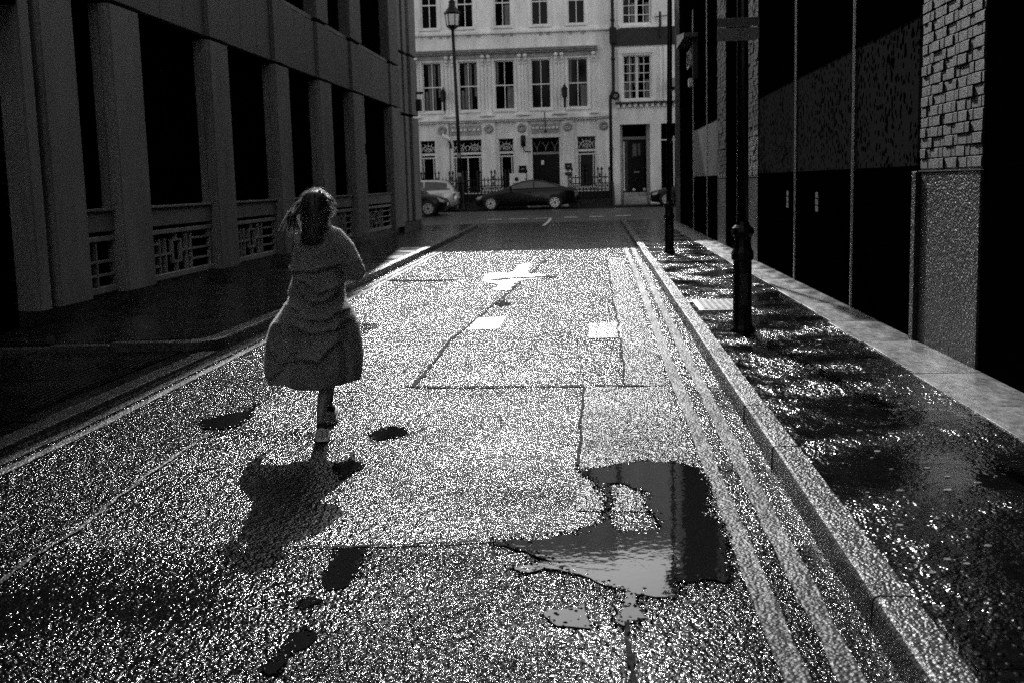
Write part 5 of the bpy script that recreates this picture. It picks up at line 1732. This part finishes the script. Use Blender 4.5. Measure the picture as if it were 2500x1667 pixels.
for i in range(16):        # left: blown out, then falling
    p = Vector((-1.80 + rnd.uniform(-0.01, 0.02), 7.03 + rnd.uniform(-0.06, 0.07), rnd.uniform(1.43, 1.50)))
    lock(p, (-1, rnd.uniform(-.3, .3), rnd.uniform(0.0, 0.35)), rnd.uniform(0.14, 0.24), 0.10, rnd.uniform(1.8, 3.4), Vector((-0.4, 0, 0)), 18, 0.007)
for i in range(20):        # left: hanging curled ends
    p = Vector((-1.84 + rnd.uniform(-0.06, 0.02), 7.01 + rnd.uniform(-0.05, 0.05), rnd.uniform(1.34, 1.43)))
    lock(p, (rnd.uniform(-.8, .0), rnd.uniform(-.3, .3), -0.8), rnd.uniform(0.10, 0.19), 0.13, 0.9, Vector((0.35, 0, 0)), 16, 0.006)
for i in range(18):        # right: small tuft and a loop
    p = Vector((-1.675 + rnd.uniform(-0.02, 0.01), 7.03 + rnd.uniform(-0.06, 0.06), rnd.uniform(1.42, 1.51)))
    lock(p, (1, rnd.uniform(-.4, .4), rnd.uniform(-0.5, 0.25)), rnd.uniform(0.06, 0.12), 0.14, rnd.uniform(1.5, 3.0), Z0, 14, 0.006)
hs.tube([(-1.655 + 0.032 * math.cos(t_), 7.0, 1.40 + 0.03 * math.sin(t_)) for t_ in [2.2 - q * 0.33 for q in range(15)]], 0.0035, 5)
for i in range(9):         # wisps over the right shoulder
    p = Vector((-1.672 + rnd.uniform(-0.01, 0.01), 7.0 + rnd.uniform(-0.04, 0.04), rnd.uniform(1.28, 1.37)))
    lock(p, (rnd.uniform(.2, .9), rnd.uniform(-.3, .1), -1), rnd.uniform(0.08, 0.15), 0.08, 0.4, Z0, 6, 0.006)
for i in range(26):        # lengths down the back
    u = rnd.uniform(-0.075, 0.075)
    p = Vector((-1.752 + u, 6.94 + abs(u) * 0.5, rnd.uniform(1.36, 1.46)))
    lock(p, (rnd.uniform(-.15, .15), -0.22, -1), rnd.uniform(0.16, 0.25), 0.04, 0.3, Z0, 10, 0.007)
hs.build('hair_strands', 'hair', person, smooth=True)

# shoes and socks
def shoe(ax, ay, az, yaw, pitch):
    def T(x, y_, z):
        c, s_ = math.cos(pitch), math.sin(pitch)
        y2, z2 = y_ * c - z * s_, y_ * s_ + z * c
        c, s_ = math.cos(yaw), math.sin(yaw)
        return (ax + x * c - y2 * s_, ay + x * s_ + y2 * c, az + z2)
    st = [(-0.085, 0.030), (-0.075, 0.040), (-0.04, 0.045), (0.02, 0.043), (0.08, 0.048), (0.12, 0.047), (0.15, 0.036), (0.168, 0.016)]
    so_ = MB()
    so_.loft([[T(w_ * math.cos(2 * math.pi * k / 4 + math.pi / 4) * 1.42, y_, (0.0 if math.sin(2 * math.pi * k / 4 + math.pi / 4) < 0 else 0.028)) for k in range(4)] for y_, w_ in st])
    so_.build('shoe_sole', 'sole', person, smooth=False, bevel=0.006)
    up = [(-0.083, 0.026, 0.078), (-0.074, 0.037, 0.088), (-0.04, 0.041, 0.084), (0.0, 0.040, 0.078), (0.05, 0.042, 0.066), (0.10, 0.043, 0.052), (0.14, 0.034, 0.044), (0.160, 0.014, 0.036)]
    rg = []
    for y_, w_, h_ in up:
        rg.append([T(w_ * math.cos(t_), y_, 0.024 + (h_ - 0.024) * max(0, math.sin(t_)) ** 0.7) for t_ in [math.pi * q / 10 for q in range(11)]])
    sh = MB().loft(rg, cap=True).build('shoe_upper', 'shoe', person, smooth=True)
    tb = MB().tube([T(0, -0.087, 0.03), T(0, -0.088, 0.075)], [0.016, 0.013], 8, squash=0.3)
    tb.build('heel_tab', 'sole', sh)
    lc = MB()
    for q in range(4):
        yy = 0.01 + q * 0.022
        lc.tube([T(-0.018, yy, 0.080 - q * 0.006), T(0, yy, 0.084 - q * 0.006), T(0.018, yy, 0.080 - q * 0.006)], 0.003, 4)
    lc.build('laces', 'sole', sh)
    MB().tube([T(0, -0.035, 0.055), T(0, -0.038, 0.085), T(0, -0.04, 0.115)], [0.036, 0.031, 0.029], 14).build('sock', 'sock', person, smooth=True)
shoe(-1.742, 6.900, -0.006, rad(13), 0.0)
shoe(-1.812, 7.440, 0.006, rad(7), rad(10))

# ---------------------------------------------------------------- unseen pale terrace added behind the viewpoint to bounce sunlight up the lane
FYs = FY
tr_ = thing('stone_terrace', 'pale stone terrace across the near end of the lane, behind the viewpoint', 'building')
TY_ = -15.0
holes = []
for i in range(16):
    for z0, z1 in ((1.2, 3.4), (5.2, 7.6), (9.2, 11.4), (12.8, 14.4)):
        holes.append((-24 + i * 3.0 + 1.0, -24 + i * 3.0 + 2.1, z0, z1))
wall_openings('wall', 'stucco', tr_, -24, 24, 0, 16.5, TY_ - 0.4, TY_, holes)
boxpart('back_wall', 'void', tr_, -24, 24, TY_ - 8, TY_ - 0.75, 0, 16.4)
for x0, x1, z0, z1 in holes:
    boxpart('window', 'darkglass', tr_, x0, x1, TY_ - 0.25, TY_ - 0.24, z0, z1)
for zz in (4.2, 8.3, 15.8):
    boxpart('string_course', 'stucco', tr_, -24.1, 24.1, TY_ + 0.003, TY_ + 0.2, zz, zz + 0.25)
boxpart('roof', 'slate', tr_, -24, 24, TY_ - 8, TY_ + 0.1, 16.51, 17.2)
